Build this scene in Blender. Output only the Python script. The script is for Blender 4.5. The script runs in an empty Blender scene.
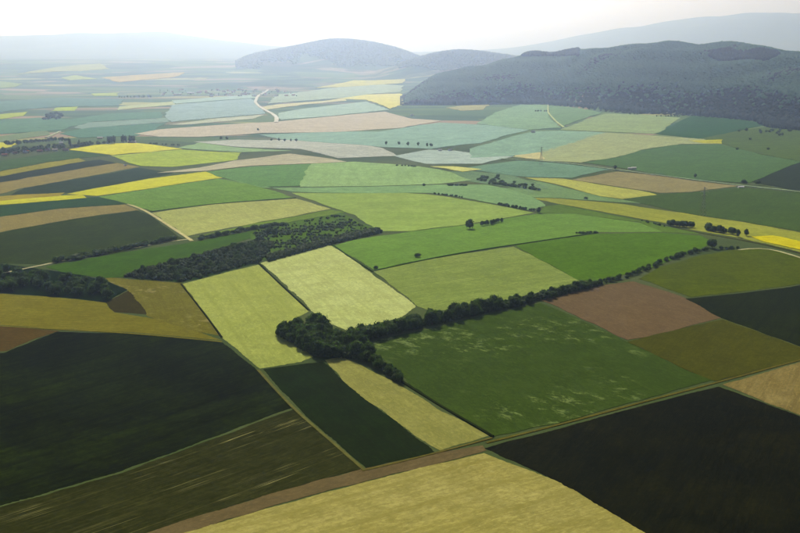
import bpy, bmesh, math, random
import numpy as np
from mathutils import Vector, Matrix
from mathutils.geometry import delaunay_2d_cdt

random.seed(7)
RNG = np.random.default_rng(11)
scene = bpy.context.scene
COL = scene.collection

# ------------------------------------------------------------------ camera
CAM_Z, FOCAL, HORIZON = 230.0, 1000.0, 62.0          # focal in photo pixels (800 wide)
PITCH = math.atan((266.5 - HORIZON) / FOCAL)
cam_data = bpy.data.cameras.new('camera')
cam_data.sensor_width = 36.0
cam_data.lens = 36.0 * FOCAL / 800.0
cam_data.clip_start = 1.0
cam_data.clip_end = 60000.0
cam = bpy.data.objects.new('camera', cam_data)
COL.objects.link(cam)
cam.location = (0, 0, CAM_Z)
cam.rotation_euler = (math.pi / 2 - PITCH, 0, 0)
scene.camera = cam

# ------------------------------------------------------------------ sky, sun, exposure
SUN_EL, SUN_AZ = math.radians(34.0), math.radians(-8.0)     # azimuth from +Y, negative = left
world = bpy.data.worlds.new('World')
scene.world = world
world.use_nodes = True
wn = world.node_tree
wn.nodes.clear()
w_out = wn.nodes.new('ShaderNodeOutputWorld')
w_bg = wn.nodes.new('ShaderNodeBackground')
w_sky = wn.nodes.new('ShaderNodeTexSky')
w_sky.sky_type = 'NISHITA'
w_sky.sun_disc = False
w_sky.sun_elevation = SUN_EL
w_sky.sun_rotation = SUN_AZ
w_sky.altitude = 300.0
w_sky.air_density = 1.0
w_sky.dust_density = 7.0
w_sky.ozone_density = 1.0
w_bg.inputs['Strength'].default_value = 0.05
wn.links.new(w_sky.outputs[0], w_bg.inputs['Color'])
wn.links.new(w_bg.outputs[0], w_out.inputs['Surface'])

sun_data = bpy.data.lights.new('sun', 'SUN')
sun_data.energy = 4.9
sun_data.angle = math.radians(0.5)
sun_data.color = (1.0, 0.94, 0.83)
sun = bpy.data.objects.new('sun', sun_data)
COL.objects.link(sun)
sun_dir = Vector((math.sin(SUN_AZ) * math.cos(SUN_EL), math.cos(SUN_AZ) * math.cos(SUN_EL), math.sin(SUN_EL)))
sun.rotation_euler = (-sun_dir).to_track_quat('-Z', 'Y').to_euler()
sun.location = (0, 3000, 3000)

scene.view_settings.view_transform = 'Standard'
scene.view_settings.look = 'None'
scene.view_settings.gamma = 1.0
scene.view_settings.exposure = 0.45
scene.view_settings.use_curve_mapping = False
scene.render.engine = 'CYCLES'
scene.cycles.use_denoising = True
scene.cycles.max_bounces = 4
scene.cycles.diffuse_bounces = 2
scene.cycles.glossy_bounces = 1
scene.cycles.transmission_bounces = 1
scene.cycles.volume_bounces = 1
scene.cycles.use_adaptive_sampling = True
scene.cycles.adaptive_threshold = 0.02

HAZE = np.array((3.4e-5, 4.6e-5, 7.8e-5))   # scattering per metre: the air is blue at middle distance, white far away
HAZE_LIGHT = (0.95, 0.95, 0.95)      # veil seen at full thickness, used only to turn photo colours into base colours
GAIN = np.array((1.27, 1.19, 1.12))                         # picture value of a sunlit white surface


# ------------------------------------------------------------------ terrain height
def smooth(t):
    t = np.clip(t, 0, 1)
    return t * t * (3 - 2 * t)


def table(xs, ys, sm=18):
    gx = np.arange(-900, 1700, 4.0)
    g = np.interp(gx, xs, ys)
    k = np.exp(-0.5 * (np.arange(-60, 61) * 4.0 / sm) ** 2)
    k /= k.sum()
    g = np.convolve(np.pad(g, 60, mode='edge'), k, mode='valid')
    return lambda px: np.interp(px, gx, g)


RIDGE_Y = table([-400, -200, 0, 60, 110, 170, 230, 300, 400, 480, 530, 560, 620, 660, 700, 760, 800, 1000, 1300],
                [46, 43, 39, 36, 34, 32, 42, 49, 53, 51, 46, 38, 29, 23, 19, 17, 17, 20, 24], 12)
MID1_Y = table([150, 205, 225, 250, 300, 335, 370, 400, 430, 470], [84, 80, 72, 56, 47, 40, 43, 50, 62, 84], 8)
MID2_Y = table([340, 380, 420, 440, 460, 480, 530, 580, 640], [88, 72, 58, 53, 51, 53, 60, 66, 88], 8)
HILL_X = [385, 397, 405, 430, 480, 520, 575, 600, 640, 700, 750, 800, 900, 1000, 1200, 1400]
HILL_BASE = table(HILL_X, [104, 104, 104, 104, 104, 102.5, 105, 112, 112, 115, 119, 128, 133, 140, 150, 160], 18)
HILL_CREST = table([385, 397, 403, 408, 414, 430, 467, 500, 535, 575, 600, 640, 700, 750, 800, 900, 1000, 1200, 1400],
                   [104, 104, 99, 93, 88, 78, 69, 62, 56, 54, 51, 48, 46, 49, 56, 65, 78, 110, 150], 5)
RAND_W = [(RNG.uniform(0, 6.28), RNG.uniform(0, 6.28), RNG.uniform(0, math.pi)) for _ in range(8)]


def hill_frame(px):
    """distance of the foot, distance of the crest and height of the crest of the wooded hill"""
    d0 = FOCAL * CAM_Z / (HILL_BASE(px) - HORIZON)
    d1 = d0 + 1150.0
    zc = CAM_Z + (HORIZON - HILL_CREST(px)) * d1 / FOCAL
    zc = np.where(px < 397, 0.0, np.maximum(zc, 0.0))
    zc = zc * smooth((px - 394) / 12.0)
    return d0, d1, zc


def height(x, y):
    x = np.asarray(x, dtype=float)
    y = np.maximum(np.asarray(y, dtype=float), 1.0)
    px = 400 + FOCAL * x / np.maximum(y, 60.0)
    amp = 1.0 - smooth((y - 2400) / 2200)
    z = np.zeros_like(y)
    for k, (p, q, a) in enumerate(RAND_W[:5]):
        wl = (900, 640, 1250, 480, 760)[k]
        am = (3.2, 2.2, 3.5, 1.2, 2.0)[k]
        z = z + amp * am * np.sin((x * math.cos(a) + y * math.sin(a)) * 2 * math.pi / wl + p)
    z = z + 9 * np.exp(-(((x - 90) / 220) ** 2 + ((y - 1640) / 200) ** 2))       # low green rise
    z = z - 5 * np.exp(-(((x - 170) / 160) ** 2 + ((y - 2000) / 90) ** 2))       # hollow behind it
    foot = 250 * smooth((y - 7600) / 6500)
    z = z + foot
    rz = CAM_Z + (HORIZON - RIDGE_Y(px)) * 20.0
    rough = 1 + 0.5 * np.sin(x / 410.0 + 1.3) * np.sin(y / 530.0) + 0.35 * np.sin(x / 230.0 + y / 700.0) + 0.25 * np.sin(x / 127.0) * np.sin(y / 310.0 + 1) + 0.9 * np.sin(x / 1300.0 + 2)
    z = z + np.maximum(rz - 250, 0) * np.exp(-((y - 20000) / 3000.0) ** 2) * (0.96 + 0.04 * rough)
    for tab, dc, wd in ((MID1_Y, 12500.0, 900.0), (MID2_Y, 10500.0, 620.0)):
        base = 250 * smooth((dc - 7600) / 6500)
        top = CAM_Z + (HORIZON - tab(px)) * dc / FOCAL - base
        z = z + np.maximum(top, 0) * np.exp(-((y - dc) / wd) ** 2)
    d0, d1, zc = hill_frame(px)
    t = (y - d0) / (d1 - d0)
    g = 0.27 * smooth(t / 0.17) + 0.73 * np.sin(0.5 * math.pi * np.clip(t, 0, 1)) ** 1.25
    g = np.where(t > 1, np.exp(-((t - 1) / 1.1) ** 2), g)
    g = np.where(t > 0, g, 0.0)
    z = z + zc * g * (1 + 0.045 * np.sin(x / 75.0 + y / 210.0) * np.sin(y / 110.0 + 1) + 0.02 * np.sin(x / 33.0 + 0.7))
    return z


def h1(x, y):
    return float(height(np.array([x]), np.array([y]))[0])


CP, SP = math.cos(PITCH), math.sin(PITCH)
MARCH = 200.0 * 1.006 ** np.arange(0, 800)


def ground(pts):
    """photo pixels -> points where their rays meet the terrain (x, y)"""
    pts = np.asarray(pts, dtype=float)
    a = (pts[:, 0] - 400) / FOCAL
    b = (266.5 - pts[:, 1]) / FOCAL
    dx, dy, dz = a, CP + SP * b, -SP + CP * b
    tx, tz = dx / dy, dz / dy
    out = np.zeros((len(pts), 2))
    for i in range(len(pts)):
        Y = MARCH
        diff = CAM_Z + tz[i] * Y - height(tx[i] * Y, Y)
        neg = np.nonzero(diff < 0)[0]
        if len(neg) == 0 or neg[0] == 0:
            yy = MARCH[-1] if len(neg) == 0 else MARCH[0]
        else:
            j = neg[0]
            w = diff[j - 1] / (diff[j - 1] - diff[j])
            yy = Y[j - 1] + w * (Y[j] - Y[j - 1])
        out[i] = (tx[i] * yy, yy)
    return out


# ------------------------------------------------------------------ helpers
def tag(o, label=None, cat=None, group=None, kind=None):
    if label: o['label'] = label
    if cat: o['category'] = cat
    if group: o['group'] = group
    if kind: o['kind'] = kind
    return o


def link(name, mesh, mat=None, parent=None):
    o = bpy.data.objects.new(name, mesh)
    COL.objects.link(o)
    if mat is not None and mesh is not None and not mesh.materials:
        mesh.materials.append(mat)
    if parent is not None:
        o.parent = parent
    return o


def mesh_from(name, verts, faces, smooth_shade=False):
    m = bpy.data.meshes.new(name)
    m.from_pydata([tuple(v) for v in verts], [], [tuple(f) for f in faces])
    if smooth_shade:
        m.polygons.foreach_set('use_smooth', [True] * len(m.polygons))
    m.update()
    return m


def s2l(c):
    c = np.asarray(c, dtype=float) / 255.0
    return np.where(c <= 0.04045, c / 12.92, ((c + 0.055) / 1.055) ** 2.4)


def albedo(rgb, d):
    """base colour of a surface that shows rgb in the photograph d metres away"""
    tr = np.exp(-HAZE * d)
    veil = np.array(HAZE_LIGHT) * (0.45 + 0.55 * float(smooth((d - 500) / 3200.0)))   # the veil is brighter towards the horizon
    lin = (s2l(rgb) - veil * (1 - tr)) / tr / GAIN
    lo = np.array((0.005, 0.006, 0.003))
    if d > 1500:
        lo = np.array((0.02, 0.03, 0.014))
    return tuple(np.clip(lin, lo, 0.62))


class Nodes:
    def __init__(self, name):
        self.mat = bpy.data.materials.new(name)
        self.mat.use_nodes = True
        self.t = self.mat.node_tree
        self.bsdf = self.t.nodes['Principled BSDF']
        self.bsdf.inputs['Roughness'].default_value = 0.9
        self.bsdf.inputs['Specular IOR Level'].default_value = 0.0

    def n(self, kind, **kw):
        nd = self.t.nodes.new(kind)
        for k, v in kw.items():
            setattr(nd, k, v)
        return nd

    def l(self, a, b):
        self.t.links.new(a, b)

    def pos(self, rot=0.0, scale=(1, 1, 1)):
        g = self.n('ShaderNodeNewGeometry')
        m1 = self.n('ShaderNodeMapping')
        m1.inputs['Rotation'].default_value = (0, 0, -rot)
        m2 = self.n('ShaderNodeMapping')
        m2.inputs['Scale'].default_value = scale
        self.l(g.outputs['Position'], m1.inputs['Vector'])
        self.l(m1.outputs[0], m2.inputs['Vector'])
        return m2.outputs[0]

    def noise(self, vec, scale, detail=3.0, rough=0.55, dist=0.0):
        nd = self.n('ShaderNodeTexNoise')
        nd.inputs['Scale'].default_value = scale
        nd.inputs['Detail'].default_value = detail
        nd.inputs['Roughness'].default_value = rough
        nd.inputs['Distortion'].default_value = dist
        self.l(vec, nd.inputs['Vector'])
        return nd.outputs[0]

    def ramp(self, fac, lo, hi, a=0.0, b=1.0):
        nd = self.n('ShaderNodeMapRange')
        nd.interpolation_type = 'SMOOTHSTEP'
        nd.inputs[1].default_value = lo
        nd.inputs[2].default_value = hi
        nd.inputs[3].default_value = a
        nd.inputs[4].default_value = b
        self.l(fac, nd.inputs[0])
        return nd.outputs[0]

    def mix(self, fac, a, b, blend='MIX'):
        nd = self.n('ShaderNodeMix', data_type='RGBA', blend_type=blend)
        for sock, v in ((nd.inputs[0], fac), (nd.inputs[6], a), (nd.inputs[7], b)):
            if isinstance(v, (tuple, list)):
                sock.default_value = (*v[:3], 1.0)
            elif isinstance(v, (int, float)):
                sock.default_value = v
            else:
                self.l(v, sock)
        return nd.outputs[2]

    def bump(self, h, strength=0.4, dist=0.5):
        nd = self.n('ShaderNodeBump')
        nd.inputs['Strength'].default_value = strength
        nd.inputs['Distance'].default_value = dist
        self.l(h, nd.inputs['Height'])
        self.l(nd.outputs[0], self.bsdf.inputs['Normal'])

    def color(self, c):
        if isinstance(c, (tuple, list)):
            self.bsdf.inputs['Base Color'].default_value = (*c[:3], 1)
        else:
            self.l(c, self.bsdf.inputs['Base Color'])
        return self.mat


def mul(c, k):
    return tuple(min(0.75, v * k) for v in c)


def mix3(a, b, t):
    return tuple(x + (y - x) * t for x, y in zip(a, b))


def field_material(name, c, rot, d, style='crop', c2=None, patch=0.35, streak=0.3, seed=0.0):
    m = Nodes(name)
    far = max(1.0, d / 900.0)
    p = m.pos(rot)
    row = m.pos(rot, (0.06, 1.0, 1.0))
    big = m.noise(p, 0.011 / far ** 0.6, 4, 0.6, 0.6)
    mid = m.noise(p, 0.045 / far ** 0.8, 5, 0.65, 0.3)
    fine = m.noise(p, 0.26 / far ** 0.9, 6, 0.8)
    speck = m.noise(m.pos(rot, (0.35, 1.0, 1.0)), 0.5 / far ** 0.9, 4, 0.8)
    st = m.noise(row, 0.22 / far, 3, 0.65)
    st2 = m.noise(row, 0.9 / far, 2, 0.6)
    c2 = c2 if c2 is not None else mul(c, 1.5)
    pale = c2
    if style in ('streaky', 'blotchy'):
        c2 = mix3(c, c2, 0.12)
    col = m.mix(m.ramp(big, 0.35, 0.68, 0.0, patch), c, c2)
    col = m.mix(m.ramp(mid, 0.36, 0.68, 0.0, 0.60), col, mul(c, 0.55))
    huge = m.noise(p, 0.0045 / far ** 0.5, 3, 0.5, 0.4)
    col = m.mix(m.ramp(huge, 0.40, 0.66, 0.0, 0.40), col, mix3(mul(c, 0.72), c2, 0.2))
    col = m.mix(m.ramp(st, 0.40, 0.66, 0.0, streak * 1.4), col, mul(c, 0.66))
    col = m.mix(m.ramp(st2, 0.50, 0.74, 0.0, streak * 0.8), col, mul(c2, 1.10))
    col = m.mix(m.ramp(fine, 0.38, 0.64, 0.0, 0.60), col, mul(c, 0.58))
    col = m.mix(m.ramp(speck, 0.50, 0.68, 0.0, 0.55), col, mix3(mul(c, 1.35), c2, 0.5))
    if style == 'streaky':                       # thin crop: pale soil shows between the rows in loose patches
        rl = m.pos(rot, (0.010, 1.0, 1.0))
        bands = m.noise(rl, 0.55, 4, 0.75)
        bands2 = m.noise(rl, 0.08, 2, 0.5)
        where = m.noise(p, 0.017, 3, 0.6)
        f = m.ramp(bands, 0.54, 0.66)
        w = m.ramp(where, 0.46, 0.64, 0.10, 1.0)
        w2 = m.ramp(bands2, 0.47, 0.56, 0.10, 1.0)
        mm = m.n('ShaderNodeMath', operation='MULTIPLY'); m.l(f, mm.inputs[0]); m.l(w, mm.inputs[1])
        m2 = m.n('ShaderNodeMath', operation='MULTIPLY'); m.l(mm.outputs[0], m2.inputs[0]); m.l(w2, m2.inputs[1])
        col = m.mix(m2.outputs[0], col, pale)
    if style == 'blotchy':                       # laid and thin places in the crop, in drifts
        pr = m.pos(rot + 0.5, (0.7, 1.0, 1.0))
        b1 = m.noise(pr, 0.09, 6, 0.78, 0.3)
        b2 = m.noise(p, 0.012, 2, 0.5)
        f = m.ramp(b1, 0.52, 0.66); w = m.ramp(b2, 0.46, 0.62, 0.06, 0.75)
        mm = m.n('ShaderNodeMath', operation='MULTIPLY'); m.l(f, mm.inputs[0]); m.l(w, mm.inputs[1])
        col = m.mix(mm.outputs[0], col, pale)
    if style == 'tram':                          # wheel tracks of the sprayer
        wv = m.n('ShaderNodeTexWave', wave_type='BANDS', bands_direction='Y')
        wv.inputs['Scale'].default_value = 0.314 / 15.0 * 0.5
        wv.inputs['Distortion'].default_value = 0.15
        wv.inputs['Detail Scale'].default_value = 0.05
        m.l(p, wv.inputs['Vector'])
        col = m.mix(m.ramp(wv.outputs['Fac'], 0.93, 1.0, 0.0, 0.5), col, mul(c, 0.7))
    if style == 'ploughed':
        clod = m.noise(p, 0.35, 4, 0.75)
        col = m.mix(m.ramp(clod, 0.38, 0.65, 0.0, 0.4), col, mul(c, 0.65))
    rl2 = m.pos(rot, (0.15, 1.0, 1.0))
    bh = m.noise(rl2, 1.1 / far, 4, 0.75)
    m.bump(bh, 0.55, 0.6 * far)
    return m.color(col)


# ------------------------------------------------------------------ draped sheets
def densify(poly, step):
    out = []
    n = len(poly)
    for i in range(n):
        a, b = np.array(poly[i]), np.array(poly[(i + 1) % n])
        k = max(1, int(np.linalg.norm(b - a) / step))
        for j in range(k):
            out.append(a + (b - a) * j / k)
    return out


def inside(px, py, poly):
    c = np.zeros(len(px), bool)
    n = len(poly)
    j = n - 1
    for i in range(n):
        xi, yi = poly[i]; xj, yj = poly[j]
        if yi != yj:
            t = ((yi > py) != (yj > py)) & (px < (xj - xi) * (py - yi) / (yj - yi) + xi)
            c ^= t
        j = i
    return c


def drape(name, world_poly, lift, mat, step=0.012, ragged=0.6, skirt=1.6, rough=None, grow=0.0):
    """sheet of ground cover lying on the terrain inside a plan outline, with turned-down edges"""
    w = np.asarray(world_poly, dtype=float)
    q = np.stack([w[:, 0] / w[:, 1], np.log(w[:, 1])], 1)        # evenly fine at any distance
    if grow:                                                     # outlines meet, so that only marked verges stay open
        area2 = np.sum(q[:, 0] * np.roll(q[:, 1], -1) - np.roll(q[:, 0], -1) * q[:, 1])
        tg = np.roll(q, -1, 0) - q
        nr = np.stack([tg[:, 1], -tg[:, 0]], 1) / (np.linalg.norm(tg, axis=1)[:, None] + 1e-12) * (1 if area2 > 0 else -1)
        av = nr + np.roll(nr, 1, 0)
        av /= np.maximum(np.linalg.norm(av, axis=1)[:, None], 0.6)
        q = q + av * grow
    b = np.array(densify(q, step * (0.4 if ragged else 1.0)))
    if ragged:
        dd = np.exp(b[:, 1])
        nz = RNG.normal(0, 1, b.shape)
        slow = sum(np.roll(nz, k, 0) for k in range(-3, 4)) / 2.6
        b += (slow * 0.55 + nz * 0.22) * (ragged / dd)[:, None]
    lo, hi = b.min(0), b.max(0)
    gx = np.arange(lo[0] + step * .5, hi[0], step)
    gy = np.arange(lo[1] + step * .5, hi[1], step)
    pts = [Vector(v) for v in b]
    if len(gx) and len(gy):
        X, Y = np.meshgrid(gx, gy)
        X = X.ravel() + RNG.uniform(-.2, .2, X.size) * step
        Y = Y.ravel() + RNG.uniform(-.2, .2, Y.size) * step
        ok = inside(X, Y, b)
        pts += [Vector((a, c)) for a, c in zip(X[ok], Y[ok])]
    vs, es, fs, *_ = delaunay_2d_cdt(pts, [], [list(range(len(b)))], 1, 1e-9)
    v = np.array([(p.x, p.y) for p in vs])
    wy = np.exp(v[:, 1]); wx = v[:, 0] * wy
    wz = height(wx, wy) + lift
    if rough:
        wz = wz + rough * RNG.random(len(wz))
    cnt = {}
    for f in fs:
        for i in range(3):
            e = (f[i], f[(i + 1) % 3])
            cnt[tuple(sorted(e))] = cnt.get(tuple(sorted(e)), 0) + 1
    verts = [(a, c, e) for a, c, e in zip(wx, wy, wz)]
    faces = []
    for f in fs:
        a, c, e = (Vector(verts[i]) for i in f)
        faces.append(tuple(f) if (c - a).cross(e - a).z > 0 else tuple(reversed(f)))
    low = {}
    for f in list(faces):
        for i in range(3):
            e = (f[i], f[(i + 1) % 3])
            if cnt[tuple(sorted(e))] == 1:
                for k in e:
                    if k not in low:
                        low[k] = len(verts)
                        x, y, z = verts[k]
                        verts.append((x, y, z - lift - skirt))
                faces.append((e[1], e[0], low[e[0]], low[e[1]]))
    o = link(name, mesh_from(name, verts, faces), mat)
    return o


def longest_angle(w):
    best, ang = 0, 0
    for i in range(len(w)):
        d = w[(i + 1) % len(w)] - w[i]
        L = float(np.hypot(*d))
        if L > best:
            best, ang = L, math.atan2(d[1], d[0])
    return ang


FIELD_N = [0]


def field(name, label, rgb, pts, style='crop', rgb2=None, patch=0.35, streak=0.3, rot=None, lift=None, cat='field', grow=0.0011):
    w = ground(pts)
    d = float(np.mean(w[:, 1]))
    ang = longest_angle(w) if rot is None else rot
    if isinstance(rot, tuple):                      # row direction given by two photo pixels
        g = ground(rot); ang = math.atan2(g[1, 1] - g[0, 1], g[1, 0] - g[0, 0])
    if d > 2300:                                     # far colours mixed towards the haze tone: some haze is painted in
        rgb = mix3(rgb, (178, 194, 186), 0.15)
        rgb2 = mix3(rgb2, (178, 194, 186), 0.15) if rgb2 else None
    else:
        rgb = (rgb[0], rgb[1], rgb[2] * 0.95)
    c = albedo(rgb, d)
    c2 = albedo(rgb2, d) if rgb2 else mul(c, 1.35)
    FIELD_N[0] += 1
    if lift is None:
        lift = 0.10 + 0.016 * (FIELD_N[0] % 12) + max(0, d - 1200) * 0.0004
    mat = field_material(name + '_cover', c, ang, d, style, c2, patch, streak)
    o = drape(name, w, lift, mat, step=0.009 if d < 4000 else 0.007, ragged=max(0.5, d * 0.0010), skirt=1.2 + d * 0.0006, grow=grow + max(0.0, d - 1500) * 6e-7)
    return tag(o, label, cat, kind='structure')


def strip(name, label, rgb, pts, width, lift=0.36, cat='road', style='crop', taper=None, kind='structure', rough=None):
    """band of the given width in metres along photo pixels"""
    w = ground(pts)
    q = []
    for i in range(len(w) - 1):
        k = max(2, int(np.linalg.norm(w[i + 1] - w[i]) / (12 + 0.012 * w[i, 1])))
        for j in range(k):
            q.append(w[i] + (w[i + 1] - w[i]) * j / k)
    q.append(w[-1]); q = np.array(q)
    for _ in range(3):
        q[1:-1] = 0.25 * q[:-2] + 0.5 * q[1:-1] + 0.25 * q[2:]
    tn = np.gradient(q, axis=0)
    tn /= np.linalg.norm(tn, axis=1)[:, None]
    nr = np.stack([-tn[:, 1], tn[:, 0]], 1)
    s = np.linspace(0, 1, len(q))[:, None]
    hw = width / 2 * (1 + 0.15 * np.sin(np.arange(len(q)) * 1.7)[:, None] * 0.6)
    verts, faces = [], []
    d = float(np.mean(q[:, 1]))
    for off, dz in ((1.12, -0.6), (1.0, lift), (0.0, lift * 1.06), (-1.0, lift), (-1.12, -0.6)):
        e = q + nr * hw * off
        z = height(e[:, 0], e[:, 1]) + dz
        if rough and off in (1.0, 0.0, -1.0):
            z = z + rough * RNG.random(len(z))
        verts.append(np.column_stack([e, z]))
    n = len(q)
    V = np.concatenate(verts)
    for k in range(4):
        for i in range(n - 1):
            faces.append((k * n + i, (k + 1) * n + i, (k + 1) * n + i + 1, k * n + i + 1))
    mat = field_material(name + '_cover', albedo(rgb, d), 0.0, d, style)
    return tag(link(name, mesh_from(name, V, faces), mat), label, cat, kind=kind)


# ------------------------------------------------------------------ ground sheet
def build_terrain():
    us = np.tan(np.linspace(math.radians(-52), math.radians(52), 330))
    ys = 150.0 * np.exp(np.linspace(0, math.log(23500 / 150.0), 560))
    U, Y = np.meshgrid(us, ys)
    X = U * Y
    Xc = np.clip(X, -15500, 15500)
    Z = height(Xc, Y)
    n, m_ = Y.shape
    V = np.column_stack([Xc.ravel(), Y.ravel(), Z.ravel()])
    idx = np.arange(n * m_).reshape(n, m_)
    F = np.stack([idx[:-1, :-1], idx[:-1, 1:], idx[1:, 1:], idx[1:, :-1]], -1).reshape(-1, 4)
    me = bpy.data.meshes.new('ground')
    me.vertices.add(len(V)); me.vertices.foreach_set('co', V.ravel())
    me.loops.add(F.size); me.loops.foreach_set('vertex_index', F.ravel())
    me.polygons.add(len(F)); me.polygons.foreach_set('loop_start', np.arange(0, F.size, 4))
    me.polygons.foreach_set('use_smooth', np.ones(len(F), bool))
    me.update(calc_edges=True)
    m = Nodes('ground_cover')
    p = m.pos(0)
    big = m.noise(p, 0.004, 4, 0.6)
    fine = m.noise(p, 0.5, 3, 0.7)
    near = m.mix(m.ramp(big, .35, .65), (0.042, 0.066, 0.020), (0.072, 0.090, 0.032))
    near = m.mix(m.ramp(fine, .4, .7, 0, .5), near, (0.03, 0.042, 0.014))
    # far patchwork of strip fields, too small to tell apart
    def patchwork(rot, sc, seed):
        pv = m.pos(rot, sc)
        wob = m.noise(m.pos(0), 0.0012, 2, 0.5)
        ad = m.n('ShaderNodeVectorMath', operation='ADD'); m.l(pv, ad.inputs[0])
        cm = m.n('ShaderNodeCombineXYZ'); m.l(wob, cm.inputs[0]); m.l(wob, cm.inputs[1])
        m.l(cm.outputs[0], ad.inputs[1])
        vo = m.n('ShaderNodeTexVoronoi', feature='F1', voronoi_dimensions='2D')
        vo.inputs['Scale'].default_value = 1.0
        vo.inputs['Randomness'].default_value = 0.9
        m.l(ad.outputs[0], vo.inputs['Vector'])
        sp = m.n('ShaderNodeSeparateColor'); m.l(vo.outputs['Color'], sp.inputs[0])
        r = m.n('ShaderNodeValToRGB')
        r.color_ramp.interpolation = 'CONSTANT'
        cols = [(0.0, (.07, .12, .05)), (.2, (.06, .10, .06)), (.36, (.09, .14, .05)), (.5, (.05, .09, .045)), (.62, (.16, .15, .09)),
                (.72, (.10, .15, .06)), (.82, (.24, .19, .13)), (.9, (.06, .11, .05)), (.96, (.26, .27, .10))]
        el = r.color_ramp.elements
        el[0].position, el[0].color = 0, (*cols[0][1], 1)
        el[1].position, el[1].color = cols[1][0], (*cols[1][1], 1)
        for pp, cc in cols[2:]:
            e = el.new(pp); e.color = (*cc, 1)
        m.l(sp.outputs[0], r.inputs[0])
        return r.outputs[0]
    far = patchwork(0.30, (1 / 620.0, 1 / 190.0, 1), 1)
    far2 = patchwork(-0.55, (1 / 700.0, 1 / 260.0, 1), 2)
    reg = m.noise(m.pos(0), 0.00045, 2, 0.5)
    far = m.mix(m.ramp(reg, 0.48, 0.52), far, far2)
    sep = m.n('ShaderNodeSeparateXYZ')
    g = m.n('ShaderNodeNewGeometry'); m.l(g.outputs['Position'], sep.inputs[0])
    col = m.mix(m.ramp(sep.outputs[1], 2600, 3200), near, far)
    # woods on the mountains
    wd = m.noise(m.pos(0), 0.0011, 4, 0.6)
    col = m.mix(m.ramp(wd, .50, .56, 0, .8), col, m.mix(m.ramp(sep.outputs[1], 7600, 9200), col, (.035, .06, .035)))
    col = m.mix(m.ramp(sep.outputs[1], 13500, 15500, 0, .85), col, (.11, .13, .09))  # far ridges paled in colour to stand in for thicker haze
    m.bump(fine, 0.4, 0.5)
    m.color(col)
    o = link('ground', me, m.mat)
    tag(o, 'rolling farmland ground with grassy verges under all the fields', 'ground', kind='structure')


build_terrain()

# ------------------------------------------------------------------ fields (outlines read off the photograph, laid on the terrain)
F = field
# foreground
F('crop_field', 'huge nearly black green field filling the left foreground', (28, 38, 14),
  [(-150, 361), (5, 353), (58, 332), (130, 334), (222, 343), (258, 372), (291, 407), (215, 436), (120, 471), (0, 505), (-150, 548)],
  'tram', (58, 72, 26), 0.7, 0.4, rot=((0, 505), (291, 407)))
F('thin_crop_field', 'dark olive field with pale streaks along its rows, lower left', (50, 54, 26),
  [(293, 410), (330, 441), (360, 469), (300, 485), (160, 528), (60, 560), (-150, 625), (-150, 551), (0, 508), (120, 474), (215, 439)],
  'streaky', (170, 162, 108), 0.3, 0.45, rot=((0, 512), (290, 414)))
F('dirt_headland', 'brown bare earth strip along the foot of the striped field', (108, 94, 70),
  [(361, 470), (435, 454), (482, 446), (486, 450), (440, 463), (380, 477), (280, 503), (185, 533), (60, 585), (40, 572), (160, 529), (300, 486)],
  'ploughed', None, .2, .3, cat='earth strip')
F('wheat_field', 'pale tan green crop field at the bottom centre edge', (154, 144, 80),
  [(484, 454), (562, 484), (640, 531), (790, 625), (-40, 640), (60, 587), (186, 533), (290, 503), (440, 464)],
  'tram', (180, 170, 106), .6, .35, rot=((190, 533), (480, 455)))
F('bare_dark_field', 'blue black freshly worked field in the lower right corner', (30, 32, 16),
  [(486, 448), (560, 429), (640, 407), (719, 387), (800, 417), (960, 472), (960, 690), (790, 622), (641, 530), (562, 483)],
  'ploughed', (54, 54, 30), .6, .4)
F('stubble_field', 'small tan stubble field at the right edge above the black field', (132, 116, 76),
  [(724, 385), (800, 363), (960, 318), (960, 468), (800, 415)], 'crop', (150, 134, 90), .5, .5)
F('clover_field', 'large mottled dark green field with pale blotches below the hedgerow', (66, 84, 52),
  [(364, 344), (440, 327), (520, 308), (541, 303), (626, 342), (688, 372), (712, 380), (640, 400), (560, 422), (495, 436), (440, 405), (408, 382)],
  'blotchy', (124, 138, 86), .5, .25)
F('ploughed_field', 'brown ploughed field touching the hedgerow right of centre', (114, 96, 80),
  [(541, 300), (600, 286), (634, 282), (688, 299), (720, 318), (650, 336), (627, 340)], 'ploughed', (124, 106, 88), .4, .25)
F('grass_field', 'olive green field between the brown field and the black field', (78, 80, 44),
  [(629, 342), (722, 320), (800, 348), (960, 402), (960, 316), (800, 360), (716, 381), (690, 371)], 'crop', (90, 90, 52), .5, .3)
F('dark_crop_field', 'dark green field cut by the right edge of the photo', (44, 52, 24),
  [(687, 299), (800, 286), (960, 270), (960, 399), (800, 346), (722, 318)], 'tram', (58, 66, 30), .5, .35)
F('meadow', 'rounded olive green meadow at the bend of the right hand track', (86, 98, 46),
  [(640, 279), (660, 268), (700, 256), (735, 250), (764, 248), (800, 259), (960, 290), (960, 268), (800, 284), (690, 297)], 'crop', (100, 108, 52), .5, .25)
F('dark_strip_field', 'narrow dark green strip field running down from the copse', (40, 48, 28),
  [(264, 369), (323, 362), (348, 387), (434, 452), (367, 468), (312, 420), (276, 384)], 'tram', (42, 62, 28), .7, .25)
F('barley_strip_field', 'narrow tan strip field beside the dark strip below the copse', (146, 144, 84),
  [(326, 360), (342, 357), (400, 386), (440, 411), (489, 436), (440, 450), (421, 439), (350, 387)], 'crop', (160, 154, 92), .5, .3)
F('pale_wheat_field', 'pale yellow green field left of the dark ditch above the copse', (158, 165, 92),
  [(184, 284), (258, 265), (308, 311), (276, 330), (313, 357), (300, 362), (260, 368), (222, 338)], 'tram', (174, 178, 104), .6, .25)
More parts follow.
